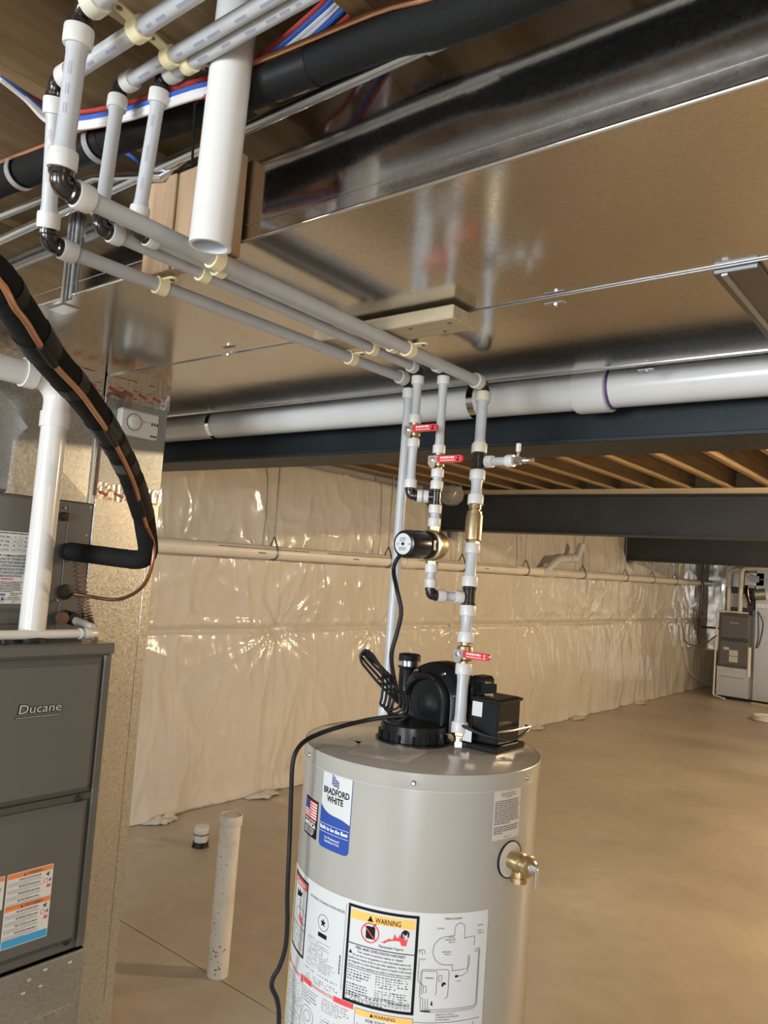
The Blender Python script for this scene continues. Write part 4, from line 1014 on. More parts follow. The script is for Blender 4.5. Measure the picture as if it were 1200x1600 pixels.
# its power cord: a drop, a coiled hank on the lid, then over the edge and down
pc = pumpc+pd*.075
cd_ = thing('power_cord', 'black power cord looping from the pump over the heater edge toward the floor', 'cord', pumpc)
dpc = (pc-CAM).dot(fw)
pts = [pc+V((-.026, 0, -.016)), WD(619, 876, dpc+.01)]
pts += [WD(x, y, d) for x, y, d in ((615, 893, dpc+.01), (620, 920, 1.84), (627, 955, 1.83), (620, 990, 1.83), (612, 1020, 1.83), (614, 1050, 1.84), (622, 1085, 1.85), (626, 1105, 1.86))]
MB().tube(smooth_path(pts, 6), .0052, 10).build('drop', 'black_rubber', cd_)
for k in range(4):
    o = (k-1.5)*5.2
    pts = [WD(x+o*a, y+o*b, 1.83+.006*k) for x, y, a, b in ((626, 1100, .6, .2), (600, 1062, .9, -.9), (580, 1040, .8, -.8), (569, 1027, .5, -1.0), (566, 1021, .3, -.2), (575, 1022, .2, .8), (592, 1037, .6, .9), (607, 1062, 1.1, .3), (606, 1090, 1.2, .2), (603, 1108, 1.0, .9), (616, 1118, .3, 1.2), (632, 1108, 1.0, .8), (630, 1085, 1, .2))]
    MB().tube(smooth_path(pts, 5), .0031, 8).build('hank_loop', 'black_rubber', cd_)
p = WD(604, 1064, 1.825); MB().tube([p+V((.022*math.cos(a)*.78, .022*math.cos(a)*.63, .008*math.sin(a)-.0)) for a in [i*.5 for i in range(13)]], .002, 6).build('twist_tie', 'black_plastic', cd_)
edge = [(633, 1118, 1.83), (600, 1121, 1.83), (570, 1126, 1.83), (530, 1136, 1.80), (500, 1146, 1.78), (478, 1157, 1.75), (464, 1172, 1.72), (457, 1195, 1.71), (455, 1240, 1.71), (453, 1300, 1.71), (451, 1350, 1.70), (449, 1400, 1.70), (449, 1440, 1.70), (446, 1480, 1.70), (437, 1510, 1.70), (427, 1528, 1.70), (425, 1543, 1.70), (433, 1562, 1.70), (436, 1590, 1.70), (433, 1640, 1.70), (430, 1750, 1.70), (428, 1880, 1.70)]
MB().tube(smooth_path([WD(*q) for q in edge], 5), .0052, 10).build('tail', 'black_rubber', cd_)

# ------------------------------------------------------------------ near furnace, coil, plenum, return drop
XF, XC, YR = -2.1, -2.3, 1.355
YLf = YR-.535
fu = thing('furnace', 'dark grey furnace with two doors at the left edge of the picture', 'furnace', (XF-.3, YR-.27, 0))
MB().box((XF-.70, YLf, .515), (XF-.012, YR, 1.372), .003).build('cabinet', 'furnace', fu, smooth=False)
MB().box((XF-.71, YLf-.004, 1.368), (XF+.006, YR+.004, 1.40), .004).build('top_cap', 'furnace', fu, smooth=False)
for y in (YLf+.012, YR-.012): MB().box((XF-.02, y-.012, .520), (XF, y+.012, 1.366), .003).build('corner_post', 'furnace', fu, smooth=False)
def door(y0_, y1_, z0, z1, name):
    """pressed door: flat field proud of a sloping border"""
    m = MB(); b = .022; x0, x1, x2 = XF-.018, XF-.006, XF+.012
    def loop(i, x): return [(x, y0_+i, z0+i), (x, y1_-i, z0+i), (x, y1_-i, z1-i), (x, y0_+i, z1-i)]
    vs = loop(0, x0)+loop(.002, x1)+loop(b, x2); fs = []
    for L_ in (0, 4):
        for k in range(4): k2 = (k+1) % 4; fs.append((L_+k, L_+k2, L_+4+k2, L_+4+k))
    fs.append((8, 9, 10, 11)); return m.add(vs, fs).build(name, 'furnace', fu, smooth=False)
d1 = door(YLf+.026, YR-.028, .965, 1.362, 'upper_door'); d2 = door(YLf+.026, YR-.030, .540, .945, 'lower_door')
MB().box((XF-.016, YLf+.02, .945), (XF-.002, YR-.02, .965), .002).build('door_rail', 'furnace_dark', fu, smooth=False)
for y, z in ((YR-.065, .953), (YR-.045, .988), (YR-.06, .548)): MB().lathe([(.010, 0), (.010, .006), (.006, .009)], (XF-.003, y, z), (1, 0, 0), 12).build('door_screw', 'hole', fu)
sh = plane_sheet((XF+.0122, 0, 0), (0, 1, 0), (0, 0, 1))
m = MB(); sh.text(m, 'Ducane', 1.074, 1.2165, .026, 1.200, h=.0010, bold=.03, slant=.12); sh.quad(m, 1.068, 1.2045, 1.196, 1.2095, .001); m.build('brand_badge_outline', 'ink', d1, smooth=False)  # black outline printed around the badge letters and underline
m = MB(); sh.text(m, 'Ducane', 1.077, 1.2175, .024, 1.198, h=.0018, bold=-.004, slant=.12); sh.quad(m, 1.070, 1.206, 1.195, 1.2075, .0018); m.build('brand_badge', 'paper_warm', d1, smooth=False)
# warning label on the lower door
# door > label is already the third level, so the label's print is kept at that level
def flat_label():
    a, b, c, d = 1.094, .591, 1.225, .789
    m = MB(); sh.poly(m, rrect(a, b, c, d, .003), .0006); m.build('warning_label', 'paper', d2, smooth=False)
    rr = random.Random(12); blk, ru, bu, rd = MB(), MB(), MB(), MB()
    for zt in (d-.002, (b+d)/2+.012):
        sh.quad(ru, a+.002, zt-.013, c-.002, zt, .0010); sh.poly(blk, [(a+.045, zt-.011), (a+.053, zt-.011), (a+.049, zt-.003)], .0014)
        sh.text(blk, 'WARNING' if zt > d-.01 else 'AVERTISSEMENT', a+.056, zt-.0105, .007, a+.098 if zt > d-.01 else a+.110, h=.0014, bold=.01)
        z_ = zt-.017
        for g in range(4):
            sh.greek(blk, a+.035, z_-.005, c-.035, z_, 1, rnd=rr, last=1, fill=.6, h=.001); sh.greek(blk, a+.004, z_-.017, c-.026, z_-.0055, 4, rnd=rr, fill=.22, h=.001); z_ -= .0185
        for q, z_ in ((0, zt-.022), (1, zt-.040), (2, zt-.055)):
            if q == 0: sh.poly(blk, [(c-.022, z_), (c-.012, z_-.008), (c-.010, z_+.006), (c-.016, z_+.002)], .001)
            if q == 1: sh.line(rd, [(c-.020+.006*math.cos(i*.5), z_+.006*math.sin(i*.5)) for i in range(14)], .0015); sh.poly(blk, [(c-.011, z_-.004), (c-.005, z_-.004), (c-.004, z_+.005), (c-.008, z_+.003)], .001)
            if q == 2: sh.poly(rd, [(c-.017, z_-.005), (c-.005, z_-.005), (c-.005, z_+.006), (c-.009, z_+.001), (c-.013, z_+.006)], .001)
    sh.quad(bu, a+.002, b+.002, c-.002, b+.022, .0010)
    for m, nm, mt in ((blk, 'black_print', 'ink_grey'), (ru, 'rust_bands', 'ink_rust'), (bu, 'blue_band', 'ink_lightblue'), (rd, 'red_marks', 'ink_red')):
        m.build(nm, mt, d2, smooth=False)['kind'] = 'stuff'
    m = MB(); sh.poly(m, rrect(.955, .70, 1.088, .789, .003), .0006); m.build('side_label', 'paper', d2, smooth=False)
    m = MB(); sh.quad(m, .957, .776, 1.086, .787, .001); m.build('rust_band', 'ink_rust', d2, smooth=False)
    m = MB(); sh.greek(m, .96, .705, 1.083, .772, 11, rnd=rr, h=.001); m.build('black_print', 'ink_grey', d2, smooth=False)['kind'] = 'stuff'
flat_label()
# galvanized base below the cabinet
fb = thing('base_plenum', 'galvanized sheet metal base box under the near grey furnace', 'duct', (XF-.3, YR-.27, 0))
MB().box((XF-.70, YLf-.004, .0), (XF-.001, YR+.004, .512), .003).build('box', 'galv_dull', fb, smooth=False)
MB().box((XF-.02, YLf-.006, .460), (XF+.006, YR+.006, .512), .003).build('flange', 'galv_dull', fb, smooth=False)
for y, z in ((1.31, .487), (1.235, .492), (1.23, .447), (1.19, .480), (1.18, .445), (1.03, .485)): MB().lathe([(.005, 0), (.005, .002), (.002, .004)], (XF+.006 if z > .46 else XF-.001, y, z), (1, 0, 0), 8).build('rivet', 'steel', fb)
MB().prism([(0, 0), (.5, 0), (.5, .012), (0, .012)], (XF-.001, YLf+.02, .352), (0, 1, 0), (0, 0, 1), (.006, 0, 0)).build('bead', 'galv', fb, smooth=False)
# cooling coil cabinet
ZC = 1.822
co = thing('coil_cabinet', 'grey cooling-coil cabinet on top of the near furnace', 'coil cabinet', (XC-.25, YR-.27, 1.40))
MB().box((XC-.50, YLf, 1.404), (XC, 1.362, ZC), .003).build('cabinet', 'furnace', co, smooth=False)
MB().box((XC, 1.279, 1.41), (XC+.003, 1.360, ZC-.004), .001).build('side_panel', 'furnace', co, smooth=False)
MB().box((XC, .83, 1.44), (XC+.006, 1.205, ZC-.006), .002).build('access_panel', 'furnace', co, smooth=False)
for y, z, r in ((1.262, 1.772, .014), (1.285, 1.664, .027), (1.292, 1.538, .024)):
    MB().lathe([(r, 0), (r, .006), (r*.8, .008), (r*.4, .008)], (XC+.003, y, z), (1, 0, 0), 20).build('grommet', 'black_rubber', co)
for y, z in ((1.266, 1.80), (1.272, 1.512), (1.35, 1.81), (1.345, 1.72)): MB().lathe([(.004, 0), (.004, .002), (.002, .003)], (XC+.003, y, z), (1, 0, 0), 8).build('screw', 'steel', co)
# coil data label
sh2 = plane_sheet((XC+.0065, 0, 0), (0, 1, 0), (0, 0, 1)); m = MB(); sh2.poly(m, rrect(.86, 1.500, 1.176, 1.712, .003), .0004); lb = m.build('data_label', 'paper', co, smooth=False)
blk = MB(); rr = random.Random(8)
rows = (('MAXIMUM CHARGE (lb)', '3', '5', '10'), ('MAXIMUM CHARGE (kg)', '1.4', '2.3', '4.5'), ('MINIMUM AREA (ft2)', '45', '75', '150'), ('MINIMUM AREA (m2)', '4.2', '7.0', '13.9'))
sh2.greek(blk, .88, 1.7045, 1.17, 1.709, 1, rnd=rr, last=1, fill=.6, h=.001)
for i, rw in enumerate(rows):
    z = 1.693-i*.0125; sh2.text(blk, rw[0], 1.004, z, .0062, 1.102, h=.001, bold=.004)
    for j, s in enumerate(rw[1:]): sh2.text(blk, s, 0, z, .0062, h=.001, center=(1.1165, 1.1325, 1.151)[j], bold=.004)
    sh2.quad(blk, 1.0, z-.0035, 1.162, z-.003, .0008)
for x in (1.108, 1.124, 1.1405, 1.162): sh2.quad(blk, x, 1.652, x+.0005, 1.701, .0008)
for i, s in enumerate(('RISK OF FIRE. FLAMMABLE REFRIGERANT', 'SERVICED ONLY BY TRAINED SERVICE', 'DO NOT PUNCTURE REFRIGERANT', 'AUXILIARY DEVICES WHICH MAY BE', 'MUST NOT BE INSTALLED IN THE DUCT', 'AUXILIARY DEVICES LISTED FOR')): sh2.text(blk, s, 1.045, 1.638-i*.0100, .0064, 1.172, h=.001, bold=.004)
sh2.text(blk, 'SEE INSTRUCTIONS.', 1.084, 1.578, .0064, 1.150, h=.001, bold=.004)
sh2.greek(blk, 1.088, 1.533, 1.155, 1.566, 7, rnd=rr, fill=.5, h=.001); sh2.greek(blk, 1.12, 1.522, 1.16, 1.533, 2, rnd=rr, fill=.5, h=.001)
sh2.line(blk, [(1.088, 1.513), (1.098, 1.522), (1.108, 1.513), (1.098, 1.504), (1.088, 1.513)], .0012, .001); sh2.poly(blk, [(1.095, 1.510), (1.101, 1.510), (1.102, 1.514), (1.098, 1.518), (1.095, 1.514)], .001)
sh2.text(blk, 'REFRIGERANT', 1.113, 1.5155, .0045, 1.150, h=.001); sh2.text(blk, 'SAFETY GROUP', 1.111, 1.5095, .0045, 1.150, h=.001); sh2.text(blk, 'A2L', 1.126, 1.5035, .0045, 1.136, h=.001)
blk.build('black_print', 'ink', lb, smooth=False)['kind'] = 'stuff'
m = MB(); sh2.quad(m, 1.088, 1.570, 1.125, 1.5735, .001); m.build('red_bar', 'ink_red', lb, smooth=False)
m = MB(); sh2.quad(m, 1.083, 1.524, 1.106, 1.529, .001); m.build('blue_bar', 'ink_blue', lb, smooth=False)
# plenum over the coil, with cross-broken front, foil tape at its top
plm = thing('supply_plenum', 'cross-broken galvanized plenum above the coil cabinet', 'duct', (XC-.25, YR-.27, ZC))
a = V((XC-.004, .83, ZC+.002)); b = V((XC-.004, 1.358, ZC+.002)); c = V((XC-.004, 1.358, ZB-.006)); d = V((XC-.004, .83, ZB-.006)); e_ = (a+c)/2+V((.010, 0, 0))
MB().add([a, b, c, d, e_], [(0, 1, 4), (1, 2, 4), (2, 3, 4), (3, 0, 4)]).build('front_panel', 'galv', plm, smooth=False)
MB().box((XC-.5, .83, ZC+.002), (XC-.012, 1.355, ZB-.006)).build('shell', 'galv', plm, smooth=False)
# square tap-in on the plenum front, only its edge enters the picture
cz, cy_ = 2.02, 1.0
MB().prism([(-.10, 0), (0, -.10), (.10, 0), (0, .10)], (XC+.001, cy_, cz), (0, 1, 0), (0, 0, 1), (.05, 0, 0)).build('diamond_patch', 'galv_dull', plm, smooth=False)
MB().add([(XC+.001, cy_-.09, ZC+.002), (XC+.001, cy_+.075, ZC+.002), (XC+.001, cy_+.075, cz-.03), (XC+.001, cy_-.09, cz-.03), (XC+.045, cy_-.08, ZC+.01), (XC+.045, cy_+.06, ZC+.01), (XC+.05, cy_+.06, cz-.04), (XC+.05, cy_-.08, cz-.04)],
         [(0, 1, 5, 4), (1, 2, 6, 5), (2, 3, 7, 6), (3, 0, 4, 7), (4, 5, 6, 7)]).build('tap_collar', 'galv_dull', plm)
MB().box((XC-.004, 1.345, ZC), (XC+.002, 1.362, ZB-.07), .001).build('corner_seam', 'galv_dull', plm, smooth=False)
def foil_tape(t, y0_, y1_, z0, z1, x, seed, slope=0, marks=True):
    n = 26; vs = []; fs = []
    for i in range(n+1):
        y = y0_+(y1_-y0_)*i/n
        for j in range(5):
            q = j/4; vs.append((x+.0012+.0025*abs(noise.noise((y*60, q*4, seed))), y, z0+(z1-z0)*q+.004*noise.noise((y*25, q, seed))+slope*(y-y0_)))
    for i in range(n):
        for j in range(4): k = i*5+j; fs.append((k, k+5, k+6, k+1))
    o = MB().add(vs, fs).build('foil_tape', 'foil', t, smooth=False)
    if marks:
        s3 = plane_sheet((x+.0045, 0, 0), (0, 1, 0), (0, 0, 1)); m = MB(); y = y0_+.012
        while y < y1_-.035:
            z = (z0+z1)/2+slope*(y-y0_)-.006
            s3.poly(m, [(y, z+.008), (y+.030, z+.000), (y+.030, z-.009), (y, z-.001)], 0); s3.quad(m, y+.032, z+.010, y+.05, z+.0125, 0); s3.quad(m, y+.034, z-.016, y+.052, z-.0135, 0); y += .056
        m.build('tape_print', 'foil_red', o, smooth=False)['kind'] = 'stuff'
foil_tape(plm, .84, 1.358, ZB-.075, ZB-.001, XC-.002, 1)
# return drop
rd_ = thing('return_drop', 'tall narrow galvanized return duct between the furnace and the plastic-covered wall', 'duct', (XC-.25, 1.49, 0))
MB().box((XC-.50, 1.366, 0), (XC, 1.612, 1.878), .003).build('lower_section', 'galv', rd_, smooth=False)
MB().box((XC-.50, 1.368, 1.880), (XC-.001, 1.612, ZB-.004), .003).build('upper_section', 'galv_dull', rd_, smooth=False)
MB().box((XC, 1.575, .2), (XC+.002, 1.600, 1.86), .001).build('edge_seam', 'galv', rd_, smooth=False)
foil_tape(rd_, 1.366, 1.614, ZB-.075, ZB-.001, XC, 2)
foil_tape(rd_, 1.366, 1.614, 1.84, 1.895, XC+.0005, 3)
# humidistat
hs = thing('humidity_control', 'small cream dial control box mounted on the return duct', 'control', (XC, 1.48, 2.11))
MB().box((XC, 1.412, 2.062), (XC+.030, 1.560, 2.150), .006).build('case', 'thermostat', hs, smooth=False)
dk = MB().lathe([(.026, 0), (.026, .003), (.020, .004), (.019, .012), (.016, .013), (.0, .013)], (XC+.030, 1.462, 2.108), (1, 0, 0), 28, cap=False).build('dial', 'thermostat', hs)
MB().ring((XC+.0300, 1.462, 2.108), (XC+.0315, 1.462, 2.108), .026, .0285, 28).build('dial_rim', 'ink_grey', hs)
s4 = plane_sheet((XC+.030, 0, 0), (0, 1, 0), (0, 0, 1)); m = MB(); rr = random.Random(1); s4.greek(m, 1.495, 2.112, 1.522, 2.119, 2, rnd=rr)
for k in range(3): s4.quad(m, 1.528+k*.010, 2.108, 1.535+k*.010, 2.118)
s4.quad(m, 1.527, 2.069, 1.553, 2.075); m.build('print', 'ink_grey', hs, smooth=False)['kind'] = 'stuff'
for k in range(3):
    MB().tube(smooth_path([V((XC+.015, 1.425+k*.012, 2.150)), V((XC+.02, 1.43+k*.008, 2.185+.004*k)), V((XC+.012, 1.395, 2.19+.004*k)), V((XC+.006, 1.37, 2.165)), V((XC+.006, 1.364, 2.05)), V((XC+.006, 1.363, 1.85))], 5), .0025, 6).build('wire', 'wire_brown', hs)
# flue and intake: the white pipe rising from the furnace and turning toward the camera
fp = thing('flue_pipe', 'white plastic flue pipe rising from the near furnace and bending left', 'pipe', (-2.182, 1.14, 1.40))
RP = .0365; b0 = V((-2.182, 1.14, 1.40)); tp = W(80, 612, 'x', -2.19); tp = V((-2.185, 1.145, tp.z))
MB().tube([b0+upz*.006, V((tp.x, tp.y, tp.z-.07))], RP, 28).build('riser', 'pvc', fp)
MB().lathe([(RP*1.25, 0), (RP*1.25, .012), (RP, .016)], b0, upz, 28, cap=False).build('flue_collar', 'black_rubber', fp)
pts = [V((tp.x, tp.y, tp.z-.085)), V((tp.x, tp.y, tp.z-.03))]+[V((tp.x, tp.y-.065+.065*math.cos(t), tp.z-.03+.065*math.sin(t))) for t in [PI/2*i/8 for i in range(1, 9)]]+[V((tp.x, tp.y-.085, tp.z+.035))]
MB().tube(pts, RP*1.02, 28).build('elbow', 'pvc', fp)
MB().ring(V((tp.x, tp.y, tp.z-.105)), V((tp.x, tp.y, tp.z-.06)), RP, RP*1.16, 28).build('elbow_hub', 'pvc', fp)
MB().ring(V((tp.x, tp.y-.075, tp.z+.035)), V((tp.x, tp.y-.11, tp.z+.036)), RP, RP*1.16, 28).build('elbow_hub', 'pvc', fp)
MB().tube([V((tp.x, tp.y-.09, tp.z+.035)), V((tp.x, tp.y-.9, tp.z+.045))], RP, 28).build('run', 'pvc', fp)
# condensate line
cl = thing('condensate_line', 'thin white drain tube lying across the top of the near furnace', 'pipe', (-2.2, 1.2, 1.42))
MB().tube([V((-2.155, .70, 1.424)), V((-2.155, 1.325, 1.424))], .0135, 16).build('tube', 'pvc', cl)
MB().lathe([(.0165, 0), (.0165, .035), (.014, .04)], V((-2.155, 1.29, 1.424)), (0, 1, 0), 18).build('elbow', 'pvc', cl)
MB().tube([V((-2.155, 1.318, 1.424)), V((-2.175, 1.322, 1.440)), V((-2.285, 1.295, 1.462))], .0125, 14).build('inlet', 'pvc', cl)
MB().lathe([(.020, 0), (.020, .05), (.017, .052)], V((-2.24, 1.302, 1.458)), V((-1, -.1, .1)), 18).build('drain_hub', 'black_rubber', cl)
MB().lathe([(.017, 0), (.019, .002), (.019, .012)], V((-2.25, 1.265, 1.462)), V((1, -.2, 0)), 14).build('trap_plug', 'wire_brown', cl)
MB().ring(V((-2.155, 1.272, 1.424)), V((-2.155, 1.278, 1.424)), .0135, .0165, 16).build('tie', 'pex_ring', cl)
MB().lathe([(.010, 0), (.012, .004), (.008, .02)], V((-2.15, 1.32, 1.402)), upz, 12).build('standoff', 'wire_brown', cl)
MB().lathe([(.012, 0), (.012, .010)], V((-2.15, 1.05, 1.402)), upz, 12).build('cap', 'black_rubber', cl)
# coiled control wire beside the coil
wr = thing('coiled_wire', 'reddish coiled control wire hanging beside the coil cabinet', 'wire', (XC+.02, 1.35, 1.44))
p0, p1, p2 = W(126, 868, 'x', XC+.015), W(131, 930, 'x', XC+.015), W(141, 975, 'x', XC+.015)
base = smooth_path([p0, p1, p2], 70)
MB().tube([p+V((.006*math.cos(i*.9), .010*math.cos(i*.9+.0), 0))+V((.008*math.sin(i*.9), .004*math.sin(i*.9), 0)) for i, p in enumerate(base)], .0022, 5).build('coil', 'wire_brown', wr)

# ------------------------------------------------------------------ refrigerant line set
ls = thing('refrigerant_line', 'thick black foam-covered refrigerant line with copper tube, curving to the coil cabinet', 'pipe', WD(230, 860, 2.3))
hi_ = [W(870, -35, 'y', .80), W(600, 58, 'y', .795), W(400, 136, 'y', .775), W(250, 187, 'y', .748), W(100, 236, 'y', .722), W(0, 280, 'y', .70)]
hi_ = [V((p.x, p.y, min(p.z, 2.437))) for p in hi_]
hi_ = [V((1.6, .80, 2.437)), V((.6, .80, 2.437))]+hi_
mid = [V((-1.60, .335, 2.24)), V((-1.32, .365, 2.14)), WD(-40, 408, 1.12), WD(20, 474, 1.20), WD(75, 556, 1.36), WD(128, 618, 1.56), WD(174, 684, 1.82), WD(206, 748, 2.05), WD(225, 808, 2.22), WD(234, 850, 2.31), WD(226, 873, 2.355), WD(185, 872, 2.40), WD(104, 861, 2.45)]
top = smooth_path(hi_+[V((-1.93, .67, 2.42)), V((-2.08, .54, 2.38)), V((-1.93, .39, 2.32))]+mid[:2], 6); low = smooth_path(mid[1:9], 8); last = round_path([mid[8], WD(235, 878, 2.335), mid[12]], .07, 6)
MB().tube(top, .030, 18).build('overhead_foam', 'black_foam', ls); MB().tube(low, .030, 18).build('hanging_foam', 'black_foam', ls); MB().tube(last, [.030]+[.029]*(len(last)-1), 18).build('coil_foam', 'black_foam', ls)
def ride(path, off, lift):
    out = []
    for i, p in enumerate(path):
        t = (path[min(i+1, len(path)-1)]-path[max(i-1, 0)]).normalized(); c = V((0, 0, 1.68))-p; c = (c-t*c.dot(t)).normalized()
        out.append(p+c*off+V(lift))
    return out
for k in (.24, .50, .73, .80, .87, .955):
    i = int(k*(len(low)-1)); i = min(i, len(low)-3); MB().tube(low[i:i+3], .0315, 18, cap=False).build('tape_wrap', 'black_tape', ls)
c_low = ride(low, .0335, (0, 0, 0))
for k in (.36, .66, .90):
    i = int(k*(len(low)-1)); MB().tube(c_low[i:i+4], .0078, 10).build('tape_over_copper', 'black_tape', ls); MB().tube(low[i:i+4], .0318, 18, cap=False).build('tape_wrap', 'black_tape', ls)
for k in (.30, .46, .60): i = int(k*(len(top)-1)); MB().tube(top[i:i+3], .0312, 18, cap=False).build('tape_wrap', 'black_tape', ls)
i = int(.80*(len(low)-1)); q = low[i]
# copper liquid tube riding on the camera side of the foam
c_low = ride(low, .0335, (0, 0, 0)); MB().tube(c_low, .0056, 10).build('copper_tube', 'copper', ls)
cend = smooth_path([c_low[-1], WD(240, 850, 2.27), WD(237, 885, 2.28), WD(224, 915, 2.31), (WD(200, 932, 2.36)), WD(175, 937, 2.40), WD(140, 932, 2.43), WD(104, 926, 2.46)], 6)
MB().tube(cend, .0056, 10).build('copper_tail', 'copper_dark', ls)
MB().tube([p+V((0, -.028, .018)) for p in top[4:]], .0056, 10).build('copper_overhead', 'copper', ls)
sk = low[i]; sd = (low[i+1]-low[i-1]).normalized(); o2 = (CAM-sk).normalized(); o2 = (o2-sd*o2.dot(sd)).normalized(); sx = sd.cross(o2)
m = MB(); m.add([sk+sd*a_*.028+(o2*math.cos(b_)+sx*math.sin(b_))*.0322 for a_ in (-1, 1) for b_ in (.25, .55, .85, 1.15)], [(0, 1, 5, 4), (1, 2, 6, 5), (2, 3, 7, 6)]); m.build('foam_sticker', 'ink_grey', ls)
m = MB(); m.tube(smooth_path([WD(150, 640, 1.75), WD(190, 700, 1.95), WD(218, 750, 2.1), WD(232, 800, 2.25), WD(240, 840, 2.32)], 6), .004, 6); m.build('control_cable', 'wire_black', ls)

# ------------------------------------------------------------------ conduit, cables, straps beside the ducts
em = thing('conduit', 'thin bright metal conduit running along the top of the near duct', 'conduit', (-1, .828, 2.425))
xa, xb = -2.6, 3.4; zc = 2.426
MB().tube([V((xa, .832, zc-.01)), V((-1.4, .830, zc-.004)), V((-.6, .830, zc)), V((xb, .832, zc+.004))], .0105, 14).build('tube', 'emt', em)
for x in (-.62, 1.2): MB().ring(V((x-.03, .830, zc)), V((x+.03, .830, zc)), .0105, .0135, 16).build('coupling', 'emt', em)
em2 = thing('conduit', 'lower bright metal conduit crossing behind the white risers at the far left', 'conduit', (-1.6, .80, 2.36))
p0, p1 = W(150, 268, 'y', .815), W(-60, 362, 'y', .80); MB().tube([V((-1.245, .862, 2.44)), V((-1.28, .835, 2.405)), p0+V((0, 0, -.012)), p1, p1+(p1-p0)*2], .010, 14).build('tube', 'emt', em2)
def cable(name, label, px, col, r, group, y):
    t = thing(name, label, 'cable', W(*px[0], 'y', y[0]), group); MB().tube(smooth_path([W(x, yy, 'y', v) for (x, yy), v in zip(px, y)], 7), r, 8).build('sheath', col, t); return t
G = 'cables draped under the joists'
bx = ((0, 118), (40, 150), (75, 175), (120, 185), (200, 170), (300, 138), (370, 118), (430, 80), (500, 20), (540, -20), (640, -110))
by = (.55, .60, .645, .678, .690, .700, .762, .78, .80, .82, .86)
for k, (col, dx, dy, lab) in enumerate((('wire_blue', 0, 0, 'upper blue cable sagging under the joists'), ('wire_white', 2, 8, 'upper white cable sagging under the joists'), ('wire_white', 4, 15, 'lower white cable sagging under the joists'), ('wire_red', -2, -9, 'dark red cable sagging under the joists'), ('wire_blue', 26, 6, 'second blue cable behind the white ones'), ('wire_red', 34, 16, 'second dark red cable behind the white ones'))):
    pts = [(x+dx*(0 if x < 350 else 1), y_+dy*(.35 if x < 50 else 1)) for x, y_ in bx]
    cable('cable', lab, pts, col, .0045, G, [v+.004*k*(1 if v > .7 else .2) for v in by])
cable('cable', 'blue cable dropping behind the second white riser', ((140, 255), (190, 238), (225, 262), (260, 300)), 'wire_blue', .004, G, (.86, .86, .862, .864))
def wrap_strap(px, py, y, label, h=.046, w=.008):
    p = W(px, py, 'y', y); p.z = min(p.z, 2.437); t = thing('cable_strap', label, 'strap', p, 'grey straps on the line')
    MB().ring(p-V((w, 0, 0)), p+V((w, 0, 0)), .0325, .0345, 28).build('band', 'strap_grey', t); MB().box(p+V((-w, .030, 0)), p+V((w, .032, ZJ-p.z-.002))).build('tail', 'strap_grey', t, smooth=False)
wrap_strap(157, 217, .732, 'grey strap around the black line left of the second riser'); wrap_strap(35, 268, .706, 'grey strap around the black line at the far left edge')
p = W(573, 20, 'y', .80); t = thing('cable_strap', 'grey strap hugging the black line near the picture top', 'strap', p, 'grey straps on the line')
MB().box((p.x-.008, .80, p.z-.02), (p.x+.008, .803, ZJ-.003)).build('band', 'strap_grey', t, smooth=False); MB().box((p.x-.03, .801, p.z-.022), (p.x+.03, .806, p.z-.012)).build('foot', 'strap_grey', t, smooth=False)
tie = thing('cable_tie', 'black cable tie with a long tail around the cables beside the hanging pipe', 'cable tie', W(309, 138, 'y', .715))
MB().tube([W(310, 122, 'y', .716), W(304, 140, 'y', .712), W(306, 160, 'y', .714)], .004, 6).build('loop', 'black_plastic', tie)
MB().box(W(308, 136, 'y', .708)-V((.008, .003, .006)), W(308, 136, 'y', .708)+V((.008, .003, .006)), .002).build('head', 'black_plastic', tie, smooth=False)
MB().tube([W(306, 140, 'y', .709), W(303, 200, 'y', .712), W(300, 262, 'y', .712)], .0024, 6).build('tail', 'black_plastic', tie)

# ------------------------------------------------------------------ boards hanging against the duct side, open plastic pipe in front
hb = thing('hanging_board', 'left vertical board of the pair fixed against the duct side', 'board', (-1.29, .85, 2.22), 'boards against the duct side')
MB().box((-1.335, .842, 2.217), (-1.247, .8765, 2.408), .0025).build('board', 'lumber_v', hb, smooth=False)
hb2 = thing('hanging_board', 'right vertical board behind the open white pipe', 'board', (-1.15, .86, 2.22), 'boards against the duct side')
MB().box((-1.243, .846, 2.217), (-1.150, .8765, 2.408), .0025).build('board', 'lumber_v', hb2, smooth=False); MB().box((-1.148, .845, 2.217), (-1.078, .8765, 2.408), .0025).build('board', 'lumber_v', hb2, smooth=False)
mn = MB(); 
for k in range(7): mn.box((-1.24+k*.008, .835, 2.213), (-1.236+k*.008, .838, 2.2165))
hp = thing('open_pipe', 'open-ended white plastic pipe hanging down between the water lines', 'pipe', W(327, 388, 'y', .722))
q0, q1 = W(328, 386, 'y', .722), W(366, 62, 'y', .722); dd = (q1-q0).normalized(); Lp = .62
MB().lathe([(.027, .0), (.0325, .0), (.0325, Lp), (.027, Lp), (.027, .0)], q0, dd, 36, cap=False).build('pipe', 'pvc', hp)
MB().lathe([(.0268, .001), (.0268, Lp)], q0, dd, 36, cap=False).build('bore', 'pvc_inside', hp)

